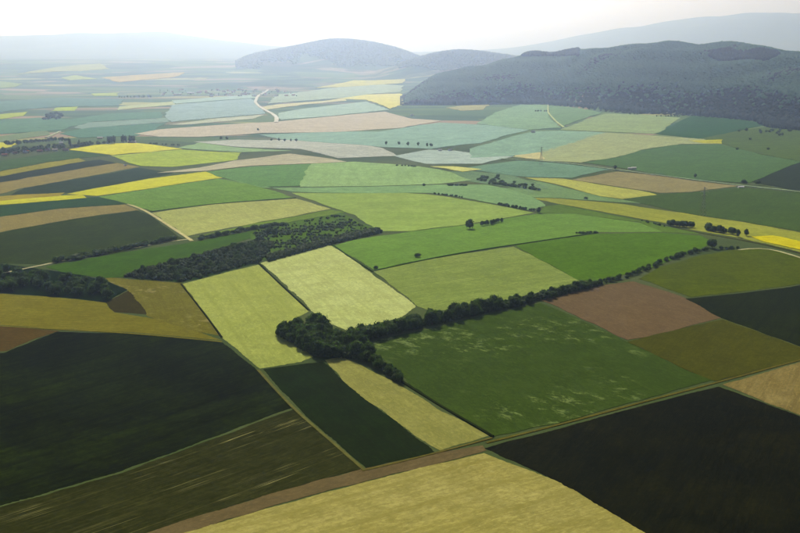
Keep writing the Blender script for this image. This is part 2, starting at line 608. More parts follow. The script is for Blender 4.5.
F('pale_barley_field', 'pale yellow green field right of the dark ditch above the hedgerow', (182, 188, 122),
  [(262, 263), (328, 244), (371, 274), (416, 307), (398, 318), (350, 332), (328, 322), (313, 311)], 'tram', (194, 198, 134), .6, .25)
F('green_wheat_field', 'mid green field between the pale fields and the hedgerow', (130, 146, 86),
  [(375, 271), (400, 265), (440, 258), (513, 247), (545, 263), (578, 281), (560, 287), (480, 307), (430, 311), (417, 306)], 'crop', (146, 156, 94), .6, .4,
  rot=((375, 285), (545, 262)))
# centre
F('green_field', 'long green field in front of the lone round tree', (110, 142, 82),
  [(333, 246), (356, 240), (410, 232), (470, 225), (536, 214), (575, 214), (640, 223), (662, 232), (597, 232), (520, 244), (440, 256), (374, 270)], 'crop', (124, 152, 88), .5, .3)
F('green_field', 'green field right of centre above the shrubby ditch', (88, 118, 64),
  [(516, 246), (598, 234), (664, 233), (700, 236), (712, 243), (690, 253), (650, 268), (600, 281), (580, 280), (545, 262)], 'crop', (98, 128, 68), .5, .3)
F('spring_crop_field', 'light green field on the low rise behind the lone tree', (148, 170, 104),
  [(292, 193), (400, 193), (430, 195), (470, 201), (533, 213), (470, 224), (410, 231), (380, 231), (356, 215), (334, 208)], 'crop', (162, 178, 108), .6, .3)
F('scrub_ground', 'dark rough ground of the young tree plantation', (84, 110, 62),
  [(247, 231), (300, 221), (342, 213), (380, 232), (330, 243), (264, 260), (258, 247)], 'crop', (100, 126, 70), .6, .4, cat='scrub')
F('oat_field', 'tan green field beside the bend of the farm track', (172, 176, 116),
  [(154, 213), (210, 205), (296, 199), (329, 209), (260, 222), (187, 236)], 'crop', (184, 182, 124), .5, .3)
F('grass_strip', 'green strip between the tan field and the roadside hedge', (112, 134, 80),
  [(190, 238), (260, 223), (331, 210), (346, 212), (300, 220), (240, 231)], 'crop', None, .4, .3, cat='grass strip')
F('meadow_strip', 'dark green meadow strip between the roadside hedge and the scrub', (72, 98, 48),
  [(46, 267), (120, 253.5), (196, 242), (260, 230), (280, 229), (242, 241), (196, 256), (124, 277), (100, 278), (62, 272)], 'crop', (80, 114, 52), .5, .3)
F('scrub_ground', 'dark rough ground under the strip of scrub', (52, 72, 36),
  [(122, 276), (200, 254), (262, 238), (276, 245), (258, 263), (183, 282), (150, 279)], 'crop', (64, 84, 40), .5, .2, cat='scrub')
F('fallow_field', 'patchy brown and green fallow field beside the pale field', (112, 108, 62),
  [(100, 277), (180, 283), (220, 336), (180, 329), (148, 316), (128, 290)], 'blotchy', (150, 138, 100), .9, .4)
F('ploughed_patch', 'small dark brown triangle of bare soil by the left wood', (66, 64, 46),
  [(107, 302), (129, 291), (147, 314), (113, 312)], 'ploughed', None, .3, .3)
F('hay_field', 'olive yellow hay strip below the left wood', (118, 112, 58),
  [(-150, 288), (0, 294), (60, 298), (105, 303), (113, 313), (150, 318), (221, 340), (130, 332), (0, 325), (-150, 316)], 'crop', (138, 130, 70), .6, .4)
F('ploughed_field', 'small brown field at the left edge above the black green field', (90, 76, 58),
  [(-150, 318), (0, 326), (57, 331), (5, 351), (-150, 359)], 'ploughed', None, .3, .2)
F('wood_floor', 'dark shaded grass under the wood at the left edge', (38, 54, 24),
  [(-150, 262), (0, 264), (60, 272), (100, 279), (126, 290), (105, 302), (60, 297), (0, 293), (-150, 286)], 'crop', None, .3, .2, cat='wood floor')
F('dark_crop_field', 'big grey green field left of the pale farm track', (62, 74, 48),
  [(-150, 272), (0, 233), (60, 221), (136, 211), (150, 216), (181, 239), (120, 253), (40, 264), (0, 263)], 'crop', (74, 88, 52), .6, .25)
F('ploughed_strip', 'tan brown strip field ending at the farm track bend', (146, 134, 98),
  [(-120, 250), (0, 232), (70, 219), (138, 210), (125, 205), (60, 209), (0, 217), (-120, 231)], 'ploughed', (156, 144, 106), .4, .3)
F('dark_crop_strip', 'dark green strip above the tan brown strip', (66, 90, 50),
  [(-120, 231), (0, 217), (60, 208), (125, 204), (100, 197), (86, 198), (0, 206), (-120, 219)], 'crop', None, .4, .3)
F('green_field', 'bright green field under the long yellow strip', (116, 148, 92),
  [(100, 197), (140, 191), (220, 179), (245, 184), (294, 198), (210, 204), (154, 211), (128, 204)], 'crop', (128, 156, 102), .5, .3)
F('rapeseed_strip', 'thin bright yellow strip reaching the left edge', (196, 192, 76),
  [(-120, 218), (0, 205), (86, 198), (82, 195), (60, 196), (0, 201), (-120, 211)], 'crop', None, .3, .2)
F('stubble_strip', 'thin tan strip just above the yellow strip at the left edge', (160, 146, 90),
  [(-120, 209), (0, 197), (20, 195), (64, 193), (60, 196), (0, 201)], 'crop', None, .3, .2)
F('rapeseed_strip', 'long curved yellow strip tapering to the left', (200, 196, 90),
  [(68, 194), (100, 188), (150, 179), (205, 172), (221, 178), (140, 190), (97, 196)], 'crop', (204, 202, 102), .3, .2)
F('dark_crop_strip', 'dark strip just above the curved yellow strip', (70, 88, 58),
  [(12, 195), (26, 188), (55, 183), (110, 174), (140, 168), (172, 173), (150, 178), (100, 187), (66, 193)], 'crop', None, .3, .2)
F('ploughed_strip', 'grey brown strip with a small pale hut at its end', (148, 138, 112),
  [(-120, 215), (0, 194), (22, 188), (100, 174), (138, 167), (116, 163), (60, 173), (0, 183), (-120, 200)], 'ploughed', None, .3, .3)
F('dark_crop_strip', 'dark narrow strip between two tan strips near the village', (70, 88, 58),
  [(-120, 199), (0, 182), (60, 172), (115, 163), (100, 160), (84, 162), (40, 170), (0, 177), (-120, 193)], 'crop', None, .3, .2)
F('stubble_strip', 'narrow tan strip nearest the village', (150, 146, 100),
  [(-120, 192), (0, 176), (40, 169), (84, 161), (78, 158), (48, 163), (0, 172), (-120, 187)], 'crop', None, .3, .2)
F('dark_crop_field', 'dark green field in front of the village trees', (76, 100, 72),
  [(-120, 186), (0, 171), (46, 162), (78, 158), (108, 156), (70, 151), (30, 157), (0, 161), (-120, 172)], 'crop', None, .4, .2)
F('rapeseed_field', 'bright yellow rapeseed field beside the village', (226, 216, 104),
  [(70, 150), (100, 145), (132, 143), (180, 149), (150, 152), (111, 155)], 'crop', (230, 220, 112), .4, .15)
F('yellow_green_field', 'light yellow green field right of the bright yellow field', (170, 188, 100),
  [(113, 156), (150, 153), (182, 150), (240, 153), (234, 160), (172, 167), (142, 166)], 'crop', (188, 194, 108), .6, .3)
F('ploughed_strip', 'pinkish tan strip curving behind the green fields', (186, 176, 152),
  [(160, 173), (200, 168), (235, 161), (290, 154), (330, 159), (345, 162), (250, 166), (206, 171)], 'crop', None, .4, .3)
F('green_field', 'blue green field below the pinkish tan strip', (112, 146, 112),
  [(208, 172), (252, 167), (310, 164), (308, 172), (298, 186), (262, 187), (223, 178)], 'crop', (120, 152, 114), .4, .3)
F('green_field', 'soft green field in the middle distance left of the hollow', (150, 178, 134),
  [(312, 164), (355, 162), (400, 165), (440, 170), (470, 180), (440, 184), (380, 186), (300, 187)], 'crop', (164, 188, 142), .5, .35)
F('grass_strip', 'long bluish green band behind the light green rise', (130, 160, 124),
  [(224, 179), (262, 188), (300, 188), (440, 185), (485, 185), (530, 196), (545, 206), (528, 210), (470, 199), (430, 193), (292, 192)], 'crop', None, .4, .3, cat='grass strip')
F('rough_pasture', 'bushy grey green pasture in the shallow hollow', (118, 142, 124),
  [(442, 172), (470, 171), (512, 176), (548, 188), (530, 191), (486, 184)], 'crop', None, .5, .3, cat='pasture')
F('green_field', 'blue green field between the two long yellow strips', (122, 148, 116),
  [(500, 188), (548, 189), (528, 180), (572, 190), (600, 197), (650, 204), (616, 202), (560, 198), (530, 197)], 'crop', None, .4, .3)
F('green_field', 'deep green field below the lower yellow strip', (98, 122, 80),
  [(545, 207), (560, 205), (600, 213), (660, 224), (700, 234), (664, 232), (640, 222), (576, 214), (538, 213)], 'crop', None, .4, .3)
F('rapeseed_strip', 'long yellow green strip crossing the right half', (150, 154, 88),
  [(530, 198), (560, 199), (620, 204), (680, 213), (740, 222), (800, 233), (960, 256), (960, 278), (800, 252), (750, 240), (700, 231), (660, 222), (600, 211), (560, 204)], 'crop', (166, 166, 90), .5, .3)
F('rapeseed_field', 'vivid yellow patch in the long strip near the right edge', (206, 192, 36),
  [(752, 237), (772, 236), (800, 242), (960, 266), (960, 274), (800, 250), (768, 243)], 'blotchy', (224, 208, 50), .8, .2, lift=0.95)
F('barley_strip', 'pale yellow wedge below the brown field on the right', (178, 178, 114),
  [(527, 178), (560, 179), (600, 185), (640, 191), (656, 195), (622, 199), (600, 196), (570, 188)], 'crop', None, .4, .3)
F('ploughed_field', 'pale brown field along the distant country road', (152, 144, 122),
  [(572, 180), (618, 172), (650, 175), (700, 182), (738, 186), (690, 192), (660, 193), (600, 184)], 'ploughed', None, .3, .3)
F('green_field', 'wide deep green field below the country road at right', (82, 102, 66),
  [(624, 199), (658, 195), (690, 193), (742, 188), (800, 193), (960, 209), (960, 254), (800, 231), (740, 221), (680, 212), (640, 203)], 'crop', (88, 108, 66), .5, .3)
F('green_field', 'teal green field above the pale yellow wedge', (122, 152, 142),
  [(468, 168), (520, 161), (560, 164), (608, 170), (570, 178), (528, 177), (480, 171)], 'crop', None, .4, .2)
F('barley_field', 'long pale tan field pointing left below the forest', (170, 178, 144),
  [(514, 157), (540, 153), (607, 133), (650, 136), (722, 140), (719, 144), (680, 144), (640, 150), (580, 163), (545, 161)], 'crop', (176, 178, 138), .5, .3)
F('yellow_patch', 'little yellow patch at the tip of the pale tan field', (188, 184, 70),
  [(690, 141), (722, 140), (720, 144), (700, 143)], 'crop', None, .3, .2, lift=1.3)
F('green_field', 'wide green field above the country road at right', (88, 116, 100),
  [(586, 163), (640, 151), (676, 145), (720, 145), (760, 155), (800, 162), (748, 183), (700, 180), (650, 173)], 'crop', (96, 124, 98), .5, .3)
F('dark_crop_field', 'dark grey green field at the right edge below the forest', (72, 86, 76),
  [(752, 182), (800, 163), (960, 120), (960, 210), (800, 191)], 'crop', None, .4, .2)
F('green_field', 'green field directly under the forest edge at right', (90, 118, 104),
  [(656, 134), (692, 116), (740, 118), (766, 125), (740, 130), (700, 139)], 'crop', None, .4, .2)
F('pasture', 'greyish pasture dotted with bushes below the forest', (98, 118, 102),
  [(702, 139), (740, 131), (768, 127), (800, 131), (960, 134), (960, 118), (800, 161), (760, 154), (724, 144)], 'crop', None, .5, .2, cat='pasture')
F('barley_field', 'pale grey green field touching the forest corner', (158, 176, 154),
  [(562, 130), (606, 114), (640, 115), (678, 118), (655, 134), (607, 132)], 'crop', None, .4, .2)
F('green_field', 'pale green field left of the lane to the forest', (152, 180, 168),
  [(500, 112), (522, 105), (546, 104), (546, 118), (558, 128), (530, 130), (480, 124)], 'crop', None, .4, .2)
F('green_field', 'green field right of the lane to the forest', (138, 166, 158),
  [(550, 106), (574, 106), (598, 113), (562, 127), (552, 118)], 'crop', None, .4, .2)
F('grass_field', 'pale grassy field above the teal field', (144, 174, 160),
  [(472, 149), (535, 132), (560, 131), (605, 133), (540, 153), (514, 156), (472, 158)], 'crop', None, .4, .2)
F('green_field', 'broad teal field in the centre distance', (156, 186, 178),
  [(262, 135), (330, 132), (380, 132), (440, 123), (480, 125), (528, 130), (480, 143), (430, 149), (380, 147), (330, 143), (280, 139)], 'crop', (164, 190, 180), .5, .2)
F('ploughed_field', 'wide pink brown ploughed field in the distance', (216, 202, 190),
  [(136, 134), (160, 130), (280, 122), (330, 117), (384, 112), (408, 119), (440, 121), (400, 128), (340, 132), (260, 133), (200, 137), (160, 137)], 'ploughed', (222, 208, 198), .4, .3)
F('grey_field', 'greyish pale band with farm huts in the distance', (174, 188, 180),
  [(396, 156), (430, 150), (452, 151), (512, 157), (480, 164), (430, 164)], 'crop', None, .4, .2)
F('stubble_patch', 'small orange tan patch left of the long pale field', (198, 186, 140),
  [(515, 156), (540, 153), (544, 160), (528, 159)], 'crop', None, .3, .2, lift=1.4)
F('rapeseed_strip', 'thin pale yellow sliver at the back of the hollow', (206, 204, 140),
  [(432, 167), (452, 167), (480, 170), (462, 172)], 'crop', None, .2, .2, lift=1.3)
F('grey_field', 'pale grey pink band in front of the far trees', (190, 190, 182),
  [(196, 142), (240, 140), (300, 140), (380, 148), (396, 156), (340, 158), (300, 149), (240, 147)], 'crop', None, .4, .3)
F('green_field', 'soft green band behind the yellow green field', (150, 176, 140),
  [(180, 148), (200, 143), (240, 148), (290, 151), (240, 152)], 'crop', None, .4, .2)
# distance
F('teal_field', 'distant teal field between two pale pink strips', (172, 192, 200),
  [(168, 117), (176, 105), (250, 99), (258, 107), (262, 114), (172, 122)], 'crop', None, .3, .2)
F('pale_strip', 'distant pale pink strip below the teal field', (200, 202, 190),
  [(168, 125), (220, 119), (264, 115), (250, 119), (182, 125)], 'crop', None, .3, .2)
F('pale_strip', 'distant yellowish strip left of the teal field', (200, 206, 182),
  [(122, 107), (172, 102), (172, 105), (118, 110)], 'crop', None, .3, .2)
F('pale_strip', 'distant whitish green strip below the far village', (186, 206, 206),
  [(176, 101), (252, 95), (252, 98), (176, 104)], 'crop', None, .3, .2)
F('teal_field', 'distant teal field right of the curved road', (184, 204, 200),
  [(280, 114), (300, 110), (365, 102), (386, 110), (330, 116), (282, 120)], 'crop', None, .3, .2)
F('pale_strip', 'distant cream strip leading to the yellow field by the forest', (222, 214, 190),
  [(262, 108), (280, 105), (330, 101), (344, 98), (342, 101), (300, 105), (264, 110)], 'crop', None, .3, .2)
F('rapeseed_field', 'distant pale yellow field at the left tip of the forest', (236, 226, 178),
  [(344, 99), (368, 95), (400, 94), (402, 104), (390, 109), (370, 100)], 'crop', None, .3, .2)
F('teal_field', 'distant blue field above the cream strip', (190, 204, 204),
  [(268, 104), (282, 95), (330, 89), (370, 84), (398, 86), (396, 92), (368, 94), (340, 98)], 'crop', None, .3, .2)
F('pale_strip', 'distant cream strip under the wooded hills', (220, 216, 190),
  [(318, 88), (358, 81), (400, 80), (398, 83), (342, 87)], 'crop', None, .3, .2)
F('ploughed_strip', 'distant pinkish patch under the forest edge', (186, 184, 166),
  [(450, 108), (465, 106), (488, 105), (480, 110), (462, 111)], 'crop', None, .3, .2)
F('pale_strip', 'distant pale strip high on the far left slope', (196, 202, 188),
  [(20, 74), (60, 68), (98, 64), (103, 69), (76, 71), (60, 71)], 'crop', None, .3, .2)
F('ploughed_strip', 'distant pink strip on the far left slope', (210, 198, 192),
  [(108, 78), (150, 75), (182, 73), (170, 77), (120, 82)], 'crop', None, .3, .2)
F('pale_strip', 'distant small cream strip on the far left slope', (196, 208, 176),
  [(68, 78), (76, 76), (90, 79), (72, 80)], 'crop', None, .3, .2)
F('pale_strip', 'upper of the two distant yellow green patches at the left edge', (176, 194, 160),
  [(-70, 86), (0, 82), (16, 84), (12, 87), (0, 88)], 'crop', None, .3, .2)
F('rapeseed_strip', 'lower of the two distant yellow green patches at the left edge', (184, 196, 132),
  [(-70, 122), (0, 115), (28, 112), (20, 116), (0, 119)], 'crop', None, .3, .2)
F('rapeseed_strip', 'small distant yellow patch beside the round wood', (186, 202, 136),
  [(55, 111), (60, 108), (77, 107), (72, 111)], 'crop', None, .3, .2)
F('pale_strip', 'small distant cream strip by the row of trees', (190, 204, 168),
  [(96, 94), (118, 93), (113, 96), (98, 96)], 'crop', None, .3, .2)
F('grey_field', 'long distant grey strip behind the village', (150, 172, 172),
  [(76, 128), (90, 123), (168, 118), (166, 122), (82, 129)], 'crop', None, .3, .2)
F('grey_field', 'distant grey tan field left of the village lane', (134, 152, 138),
  [(-90, 143), (0, 137), (46, 130), (48, 135), (0, 142)], 'crop', None, .3, .2)
F('rapeseed_strip', 'small yellow patch beside the village at the left edge', (206, 200, 84),
  [(-70, 150), (0, 143), (17, 144), (10, 147), (0, 149)], 'crop', None, .3, .2, lift=1.6)
F('teal_field', 'distant teal field behind the village trees', (112, 146, 146),
  [(62, 134), (90, 128), (166, 123), (150, 132), (134, 136), (80, 138)], 'crop', None, .3, .2)
F('teal_field', 'distant dark teal band left of the pale strips', (134, 162, 174),
  [(-90, 112), (0, 102), (60, 98), (120, 100), (116, 106), (50, 107), (0, 112)], 'crop', None, .3, .2)
F('teal_field', 'distant green field around the round wood', (122, 154, 154),
  [(-90, 136), (0, 121), (40, 118), (70, 120), (110, 114), (160, 112), (160, 118), (90, 122), (60, 130), (0, 134)], 'crop', None, .3, .2)

# tracks, ditches and roads
S = strip
S('grass_track', 'pale grassy track along the top of the black field', (100, 94, 54), [(486, 443), (560, 425), (640, 403), (716, 383), (800, 360), (960, 316)], 2.2, cat='track')
S('grass_margin', 'pale grass edge between the striped field and the dark strip', (104, 102, 62), [(258, 370), (292, 408), (330, 440), (364, 470)], 2.0, cat='field margin')
S('grass_margin', 'thin pale grass edge along the foot of the strip fields', (104, 96, 54), [(362, 471), (436, 454), (492, 438)], 1.8, cat='field margin')
S('grass_margin', 'thin yellow grass edge below the hay strip', (122, 116, 58), [(-150, 317), (0, 326), (130, 333), (222, 342)], 2.0, cat='field margin')
S('overgrown_ditch', 'dark ditch line between the two pale fields', (44, 54, 30), [(258, 263), (284, 288), (309, 311)], 1.4, 0.7, cat='ditch', rough=.5)
S('overgrown_ditch', 'dark ditch line left of the pale fields', (48, 56, 30), [(181, 284), (203, 312), (222, 338)], 1.4, 0.6, cat='ditch', rough=.5)
S('overgrown_ditch', 'dark ditch line right of the pale fields', (56, 76, 38), [(329, 243), (352, 259), (373, 272)], 1.7, 0.6, cat='ditch', rough=.5)
S('overgrown_ditch', 'dark ditch line running from the copse to the black field', (44, 54, 30), [(402, 382), (440, 406), (493, 437)], 1.8, 0.7, cat='ditch', rough=.5)
S('overgrown_ditch', 'thin dark ditch line in front of the lone round tree', (70, 98, 50), [(374, 271), (440, 257), (515, 245), (598, 233)], 1.8, 0.6, cat='ditch', rough=.6)
S('overgrown_ditch', 'thin dark line under the bright green field', (64, 90, 48), [(150, 212), (210, 204), (296, 198)], 2.0, 0.6, cat='ditch', rough=.5)
S('farm_track', 'pale dusty farm track bending down to the roadside hedge', (196, 184, 136), [(128, 204), (140, 208), (152, 214), (168, 225), (181, 233), (192, 241)], 5.0, cat='track')
S('farm_track', 'pale lane running hidden along the roadside hedge', (188, 178, 140), [(-100, 292), (0, 274), (38, 266), (56, 262), (120, 251), (176, 240), (192, 239)], 4.5, cat='track')
S('country_road', 'thin pale country road crossing the right distance', (176, 192, 158), [(500, 159), (520, 160), (560, 163), (610, 170), (650, 174), (700, 181), (745, 186), (800, 192), (960, 212)], 6.0, 1.6)
S('farm_track', 'pale track curving over the meadow at the right edge', (190, 184, 140), [(738, 250), (760, 247), (780, 251), (800, 258), (960, 305)], 4.0, cat='track')
S('farm_track', 'dark track below the yellow patch at the right edge', (70, 74, 40), [(660, 224), (700, 234), (745, 240), (800, 254), (960, 284)], 5.0, cat='track')
S('country_road', 'distant winding pale road in the left centre', (226, 222, 214), [(268, 90), (258, 96), (255, 102), (258, 106), (264, 110), (272, 114), (277, 118), (276, 123)], 16.0, 3.5)
S('farm_track', 'distant lane climbing to the forest edge', (196, 204, 176), [(548, 105), (548, 113), (556, 122), (564, 128)], 7.0, 3.0, cat='track')
S('farm_track', 'distant pale lane leaving the village', (196, 200, 180), [(46, 138), (54, 135), (60, 132)], 7.0, 3.0, cat='track')

# ------------------------------------------------------------------ trees and shrubs
def leaf_material(name, c, c2):
    m = Nodes(name)
    oi = m.n('ShaderNodeObjectInfo')
    p = m.pos(0)
    a = m.noise(p, 0.9, 3, 0.6)
    col = m.mix(m.ramp(a, .35, .7), c, c2)
    col = m.mix(m.ramp(oi.outputs['Random'], 0.0, 1.0, 0.0, .6), col, mul(c2, 0.8))
    m.bsdf.inputs['Roughness'].default_value = 0.75
    m.bsdf.inputs['Specular IOR Level'].default_value = 0.03
    m.color(col)
    tl = m.n('ShaderNodeBsdfTranslucent')                 # light passing through the leaves
    m.l(m.mix(1.0, col, (1.5, 2.0, 0.7), 'MULTIPLY'), tl.inputs['Color'])
    mx = m.n('ShaderNodeMixShader'); mx.inputs[0].default_value = 0.4
    m.l(m.bsdf.outputs[0], mx.inputs[1]); m.l(tl.outputs[0], mx.inputs[2])
    m.l(mx.outputs[0], m.t.nodes['Material Output'].inputs['Surface'])
    return m.mat


LEAF = leaf_material('leaf', (.024, .042, .012), (.050, .080, .020))
LEAF_SHRUB = leaf_material('shrub_leaf', (.028, .046, .013), (.056, .086, .022))
LEAF_WOOD = leaf_material('forest_leaf', (.048, .120, .088), (.075, .170, .115))
LEAF_DARK = leaf_material('conifer_and_shade_leaf', (.008, .022, .022), (.014, .034, .030))  # dark conifers, and shade painted into the leaves of the forest foot
LEAF_FAR = leaf_material('far_leaf', (.13, .16, .11), (.17, .20, .14))  # paler than near leaves: haze and sun glow put into the colour
bk = Nodes('bark')
BARK = bk.color(bk.mix(bk.noise(bk.pos(0), 3.0), (.05, .04, .03), (.11, .09, .065)))


def ico(sub):
    bm = bmesh.new()
    bmesh.ops.create_icosphere(bm, subdivisions=sub, radius=1.0)
    v = np.array([x.co[:] for x in bm.verts]); f = [[q.index for q in x.verts] for x in bm.faces]
    bm.free()
    return v, np.array(f)


ICO1, ICO2 = ico(1), ico(2)


def crown_mesh(name, rng, h, w, base, lobes, cards, size):
    """unit crown: several uneven lobes of foliage with leafy sprays standing out of them"""
    V, Fc, off = [], [], 0
    spray = []
    for k in range(lobes):
        a = rng.uniform(0, 6.28)
        t = rng.random()
        zc = base + (h - base) * (0.25 + 0.55 * t)
        rr = w * 0.5 * (0.62 - 0.35 * t) * (rng.uniform(.6, 1.25) if k else 0)
        r = np.array([w * 0.5, w * 0.5, (h - base) * 0.5]) * rng.uniform(.30, .52)
        if k == 0:
            zc = base + (h - base) * .5; r = np.array([w * .38, w * .38, (h - base) * .42])
        c = np.array([math.cos(a) * rr, math.sin(a) * rr, zc])
        v, f = ICO2
        ph = rng.uniform(0, 6.28, 3)
        nz = 1 + .16 * np.sin(v[:, 0] * 5 + ph[0]) * np.sin(v[:, 1] * 5 + ph[1]) + .14 * np.sin(v[:, 2] * 7 + ph[2]) + rng.uniform(-.12, .12, len(v))
        vv = v * nz[:, None] * r * .88 + c
        V.append(vv); Fc += [tuple(q) for q in f + off]; off += len(vv)
        spray += [(c, r)] * int(cards / lobes)
    for c, r in spray:
        d = rng.normal(size=3); d[2] = d[2] * .8 + .15; d /= np.linalg.norm(d)
        p = c + d * r * rng.uniform(.82, 1.3)
        u = rng.normal(size=3); u /= np.linalg.norm(u)
        s = np.cross(d, u); s /= np.linalg.norm(s) + 1e-9
        u = np.cross(s, d) * rng.uniform(.5, 1) + d * rng.uniform(-.6, .6)
        q = size * rng.uniform(.6, 1.3)
        V.append(np.array([p - s * q * .5, p + u * q * .45, p + s * q * .5, p - u * q * .4 + d * q * .2]))
        Fc.append((off, off + 1, off + 2, off + 3)); off += 4
    V = np.concatenate(V)
    V[:, 2] = np.maximum(V[:, 2], base * .7)
    return mesh_from(name, V, Fc)


def trunk_mesh(name, rng, h, r, limbs=4):
    bm = bmesh.new()

    def tube(a, b, ra, rb):
        a, b = Vector(a), Vector(b)
        q = (b - a).to_track_quat('Z', 'Y')
        ring = []
        for p, rad in ((a, ra), (b, rb)):
            ring.append([bm.verts.new(p + q @ Vector((math.cos(i * 1.0472) * rad, math.sin(i * 1.0472) * rad, 0))) for i in range(6)])
        for i in range(6):
            bm.faces.new((ring[0][i], ring[0][(i + 1) % 6], ring[1][(i + 1) % 6], ring[1][i]))
        bm.faces.new(ring[1])
    mid = (rng.uniform(-.15, .15), rng.uniform(-.15, .15), h * .55)
    tube((0, 0, -.6), mid, r, r * .7)
    tube(mid, (mid[0], mid[1], h), r * .7, r * .25)
    for k in range(limbs):
        a = k * 6.28 / limbs + rng.uniform(-.4, .4)
        tube((mid[0], mid[1], h * rng.uniform(.4, .7)), (math.cos(a) * h * .35, math.sin(a) * h * .35, h * rng.uniform(.85, 1.1)), r * .4, r * .12)
    me = bpy.data.meshes.new(name); bm.to_mesh(me); bm.free()
    return me


def protos(kind, n, h, w, base, lobes, cards, size, mat, seed):
    rng = np.random.default_rng(seed)
    res = []
    for _ in range(n):
        cm = crown_mesh('crown', rng, h * rng.uniform(.9, 1.1), w * rng.uniform(.85, 1.2), base, lobes, cards, size)
        tm = trunk_mesh('trunk', rng, h * .6, h * .028 + .05)
        cm.materials.append(mat); tm.materials.append(BARK)
        res.append((cm, tm))
    return res


# unit sizes in metres at scale 1
PROTO = {
    'leafy_tree': protos('tree', 9, 10.0, 8.8, 0.5, 11, 900, 1.15, LEAF, 3),
    'poplar_tree': protos('poplar', 4, 10.0, 4.2, 0.8, 7, 260, 0.9, LEAF, 4),
    'shrub': protos('shrub', 8, 4.0, 5.2, 0.15, 7, 420, 0.7, LEAF_SHRUB, 5),
    'far_tree': protos('far', 5, 10.0, 8.5, 1.0, 6, 60, 1.8, LEAF, 6),
}
COUNT = {'tree': 0, 'shrub': 0}


def plant(name, proto, x, y, h, label, cat, group, wide=1.0):
    ref = 4.0 if proto == 'shrub' else 10.0
    root = bpy.data.objects.new(name, None)
    root.empty_display_size = 1.0
    COL.objects.link(root)
    root.location = (x, y, h1(x, y))
    root.rotation_euler = (0, 0, random.uniform(0, 6.28))
    s = h / ref
    root.scale = (s * wide, s * wide, s)
    cm, tm = random.choice(PROTO[proto])
    link('crown', cm, None, root)
    link('stem' if proto == 'shrub' else 'trunk', tm, None, root)
    tag(root, label, cat, group)
    COUNT['shrub' if cat == 'shrub' else 'tree'] += 1
    return root


def row(name, proto, pts, n, hr, spread, label, cat, group, wide=1.0, taper=None):
    w = ground(pts)
    seg = np.linalg.norm(np.diff(w, axis=0), axis=1); L = np.concatenate([[0], np.cumsum(seg)])
    for i in range(n):
        t = (i + random.uniform(.1, .9)) / n * L[-1]
        x = np.interp(t, L, w[:, 0]); y = np.interp(t, L, w[:, 1])
        dx = np.interp(min(t + 3, L[-1]), L, w[:, 0]) - np.interp(max(t - 3, 0), L, w[:, 0])
        dy = np.interp(min(t + 3, L[-1]), L, w[:, 1]) - np.interp(max(t - 3, 0), L, w[:, 1])
        ln = math.hypot(dx, dy) or 1
        o = random.uniform(-spread, spread)
        h = random.uniform(*hr)
        if taper: h *= 1 + (taper - 1) * t / L[-1]
        plant(name, proto, x - dy / ln * o, y + dx / ln * o, h, label, cat, group, wide * random.uniform(.85, 1.15))


def area(name, proto, pts, n, hr, label, cat, group, wide=1.0, gap=3.5):
    w = ground(pts)
    lo, hi = w.min(0), w.max(0)
    got, tries = [], 0
    while len(got) < n and tries < n * 60:
        tries += 1
        p = np.array([random.uniform(lo[0], hi[0]), random.uniform(lo[1], hi[1])])
        if not inside(p[:1], p[1:], w)[0]: continue
        if any((p[0] - q[0]) ** 2 + (p[1] - q[1]) ** 2 < gap * gap for q in got): continue
        got.append(p)
        plant(name, proto, p[0], p[1], random.uniform(*hr), label, cat, group, wide * random.uniform(.85, 1.15))


def single(name, proto, px, h, label, cat, group=None, wide=1.0):
    w = ground([px])[0]
    plant(name, proto, w[0], w[1], h, label, cat, group, wide)


T, SH = 'leafy_tree', 'shrub'
area(T, T, [(276, 334), (315, 324), (338, 338), (362, 346), (376, 362), (350, 357), (315, 357)], 92, (7, 13.5),
     'dark leafy tree crowded in the lozenge shaped copse at the centre', 'tree', 'trees of the central copse', gap=3.8)
row(T, T, [(352, 352), (375, 364), (402, 382)], 30, (7, 10), 3, 'leafy tree in the tapering tail below the central copse', 'tree', 'trees in the tail of the copse', taper=.75)
for seg, n_, hr_, lb in (([(352, 341), (385, 333.5), (418, 326)], 36, (4.5, 13.5), 'dark tree in the hedgerow stretch under the pale barley field'),
                         ([(418, 326), (440, 321), (480, 312), (520, 304)], 44, (4.5, 13), 'dark tree in the hedgerow stretch between the two green fields'),
                         ([(520, 304), (560, 294), (592, 286)], 34, (4, 9.5), 'dark tree in the hedgerow stretch above the brown ploughed field')):
    row(T, T, seg, n_, hr_, 5.5, lb, 'tree', 'hedgerow, ' + lb.split('stretch ')[1], wide=1.15)
row(SH, SH, [(588, 287), (610, 281), (630, 276), (648, 269), (662, 262), (690, 253), (706, 250)], 52, (3.2, 5.5), 3,
    'low shrub along the ditch behind the brown ploughed field', 'shrub', 'shrubs along the right ditch')
single(T, T, (712, 248), 13, 'round dark tree standing over the right hand ditch shrubs', 'tree', wide=1.2)
row(SH, SH, [(718, 249), (738, 249)], 6, (3, 4.5), 2, 'low dark shrub right of the round tree on the ditch', 'shrub', 'shrubs right of the round ditch tree')
area(T, T, [(-25, 270), (0, 270), (40, 277), (80, 282), (108, 288), (112, 299), (60, 297), (0, 292), (-25, 289)], 84, (8, 12),
     'dark tree in the wood at the left edge', 'tree', 'trees of the left wood', gap=4.2, wide=1.15)
single(T, T, (100, 290), 15, 'big round dark tree at the right end of the left wood', 'tree', wide=1.25)
area(SH, SH, [(122, 277), (200, 256), (262, 241), (276, 247), (258, 262), (200, 277), (180, 281), (140, 278)], 40, (4.5, 8),
     'bushy shrub standing out of the dark scrub strip left of the pale fields', 'shrub', 'shrubs of the dark scrub strip', gap=6.0, wide=.9)
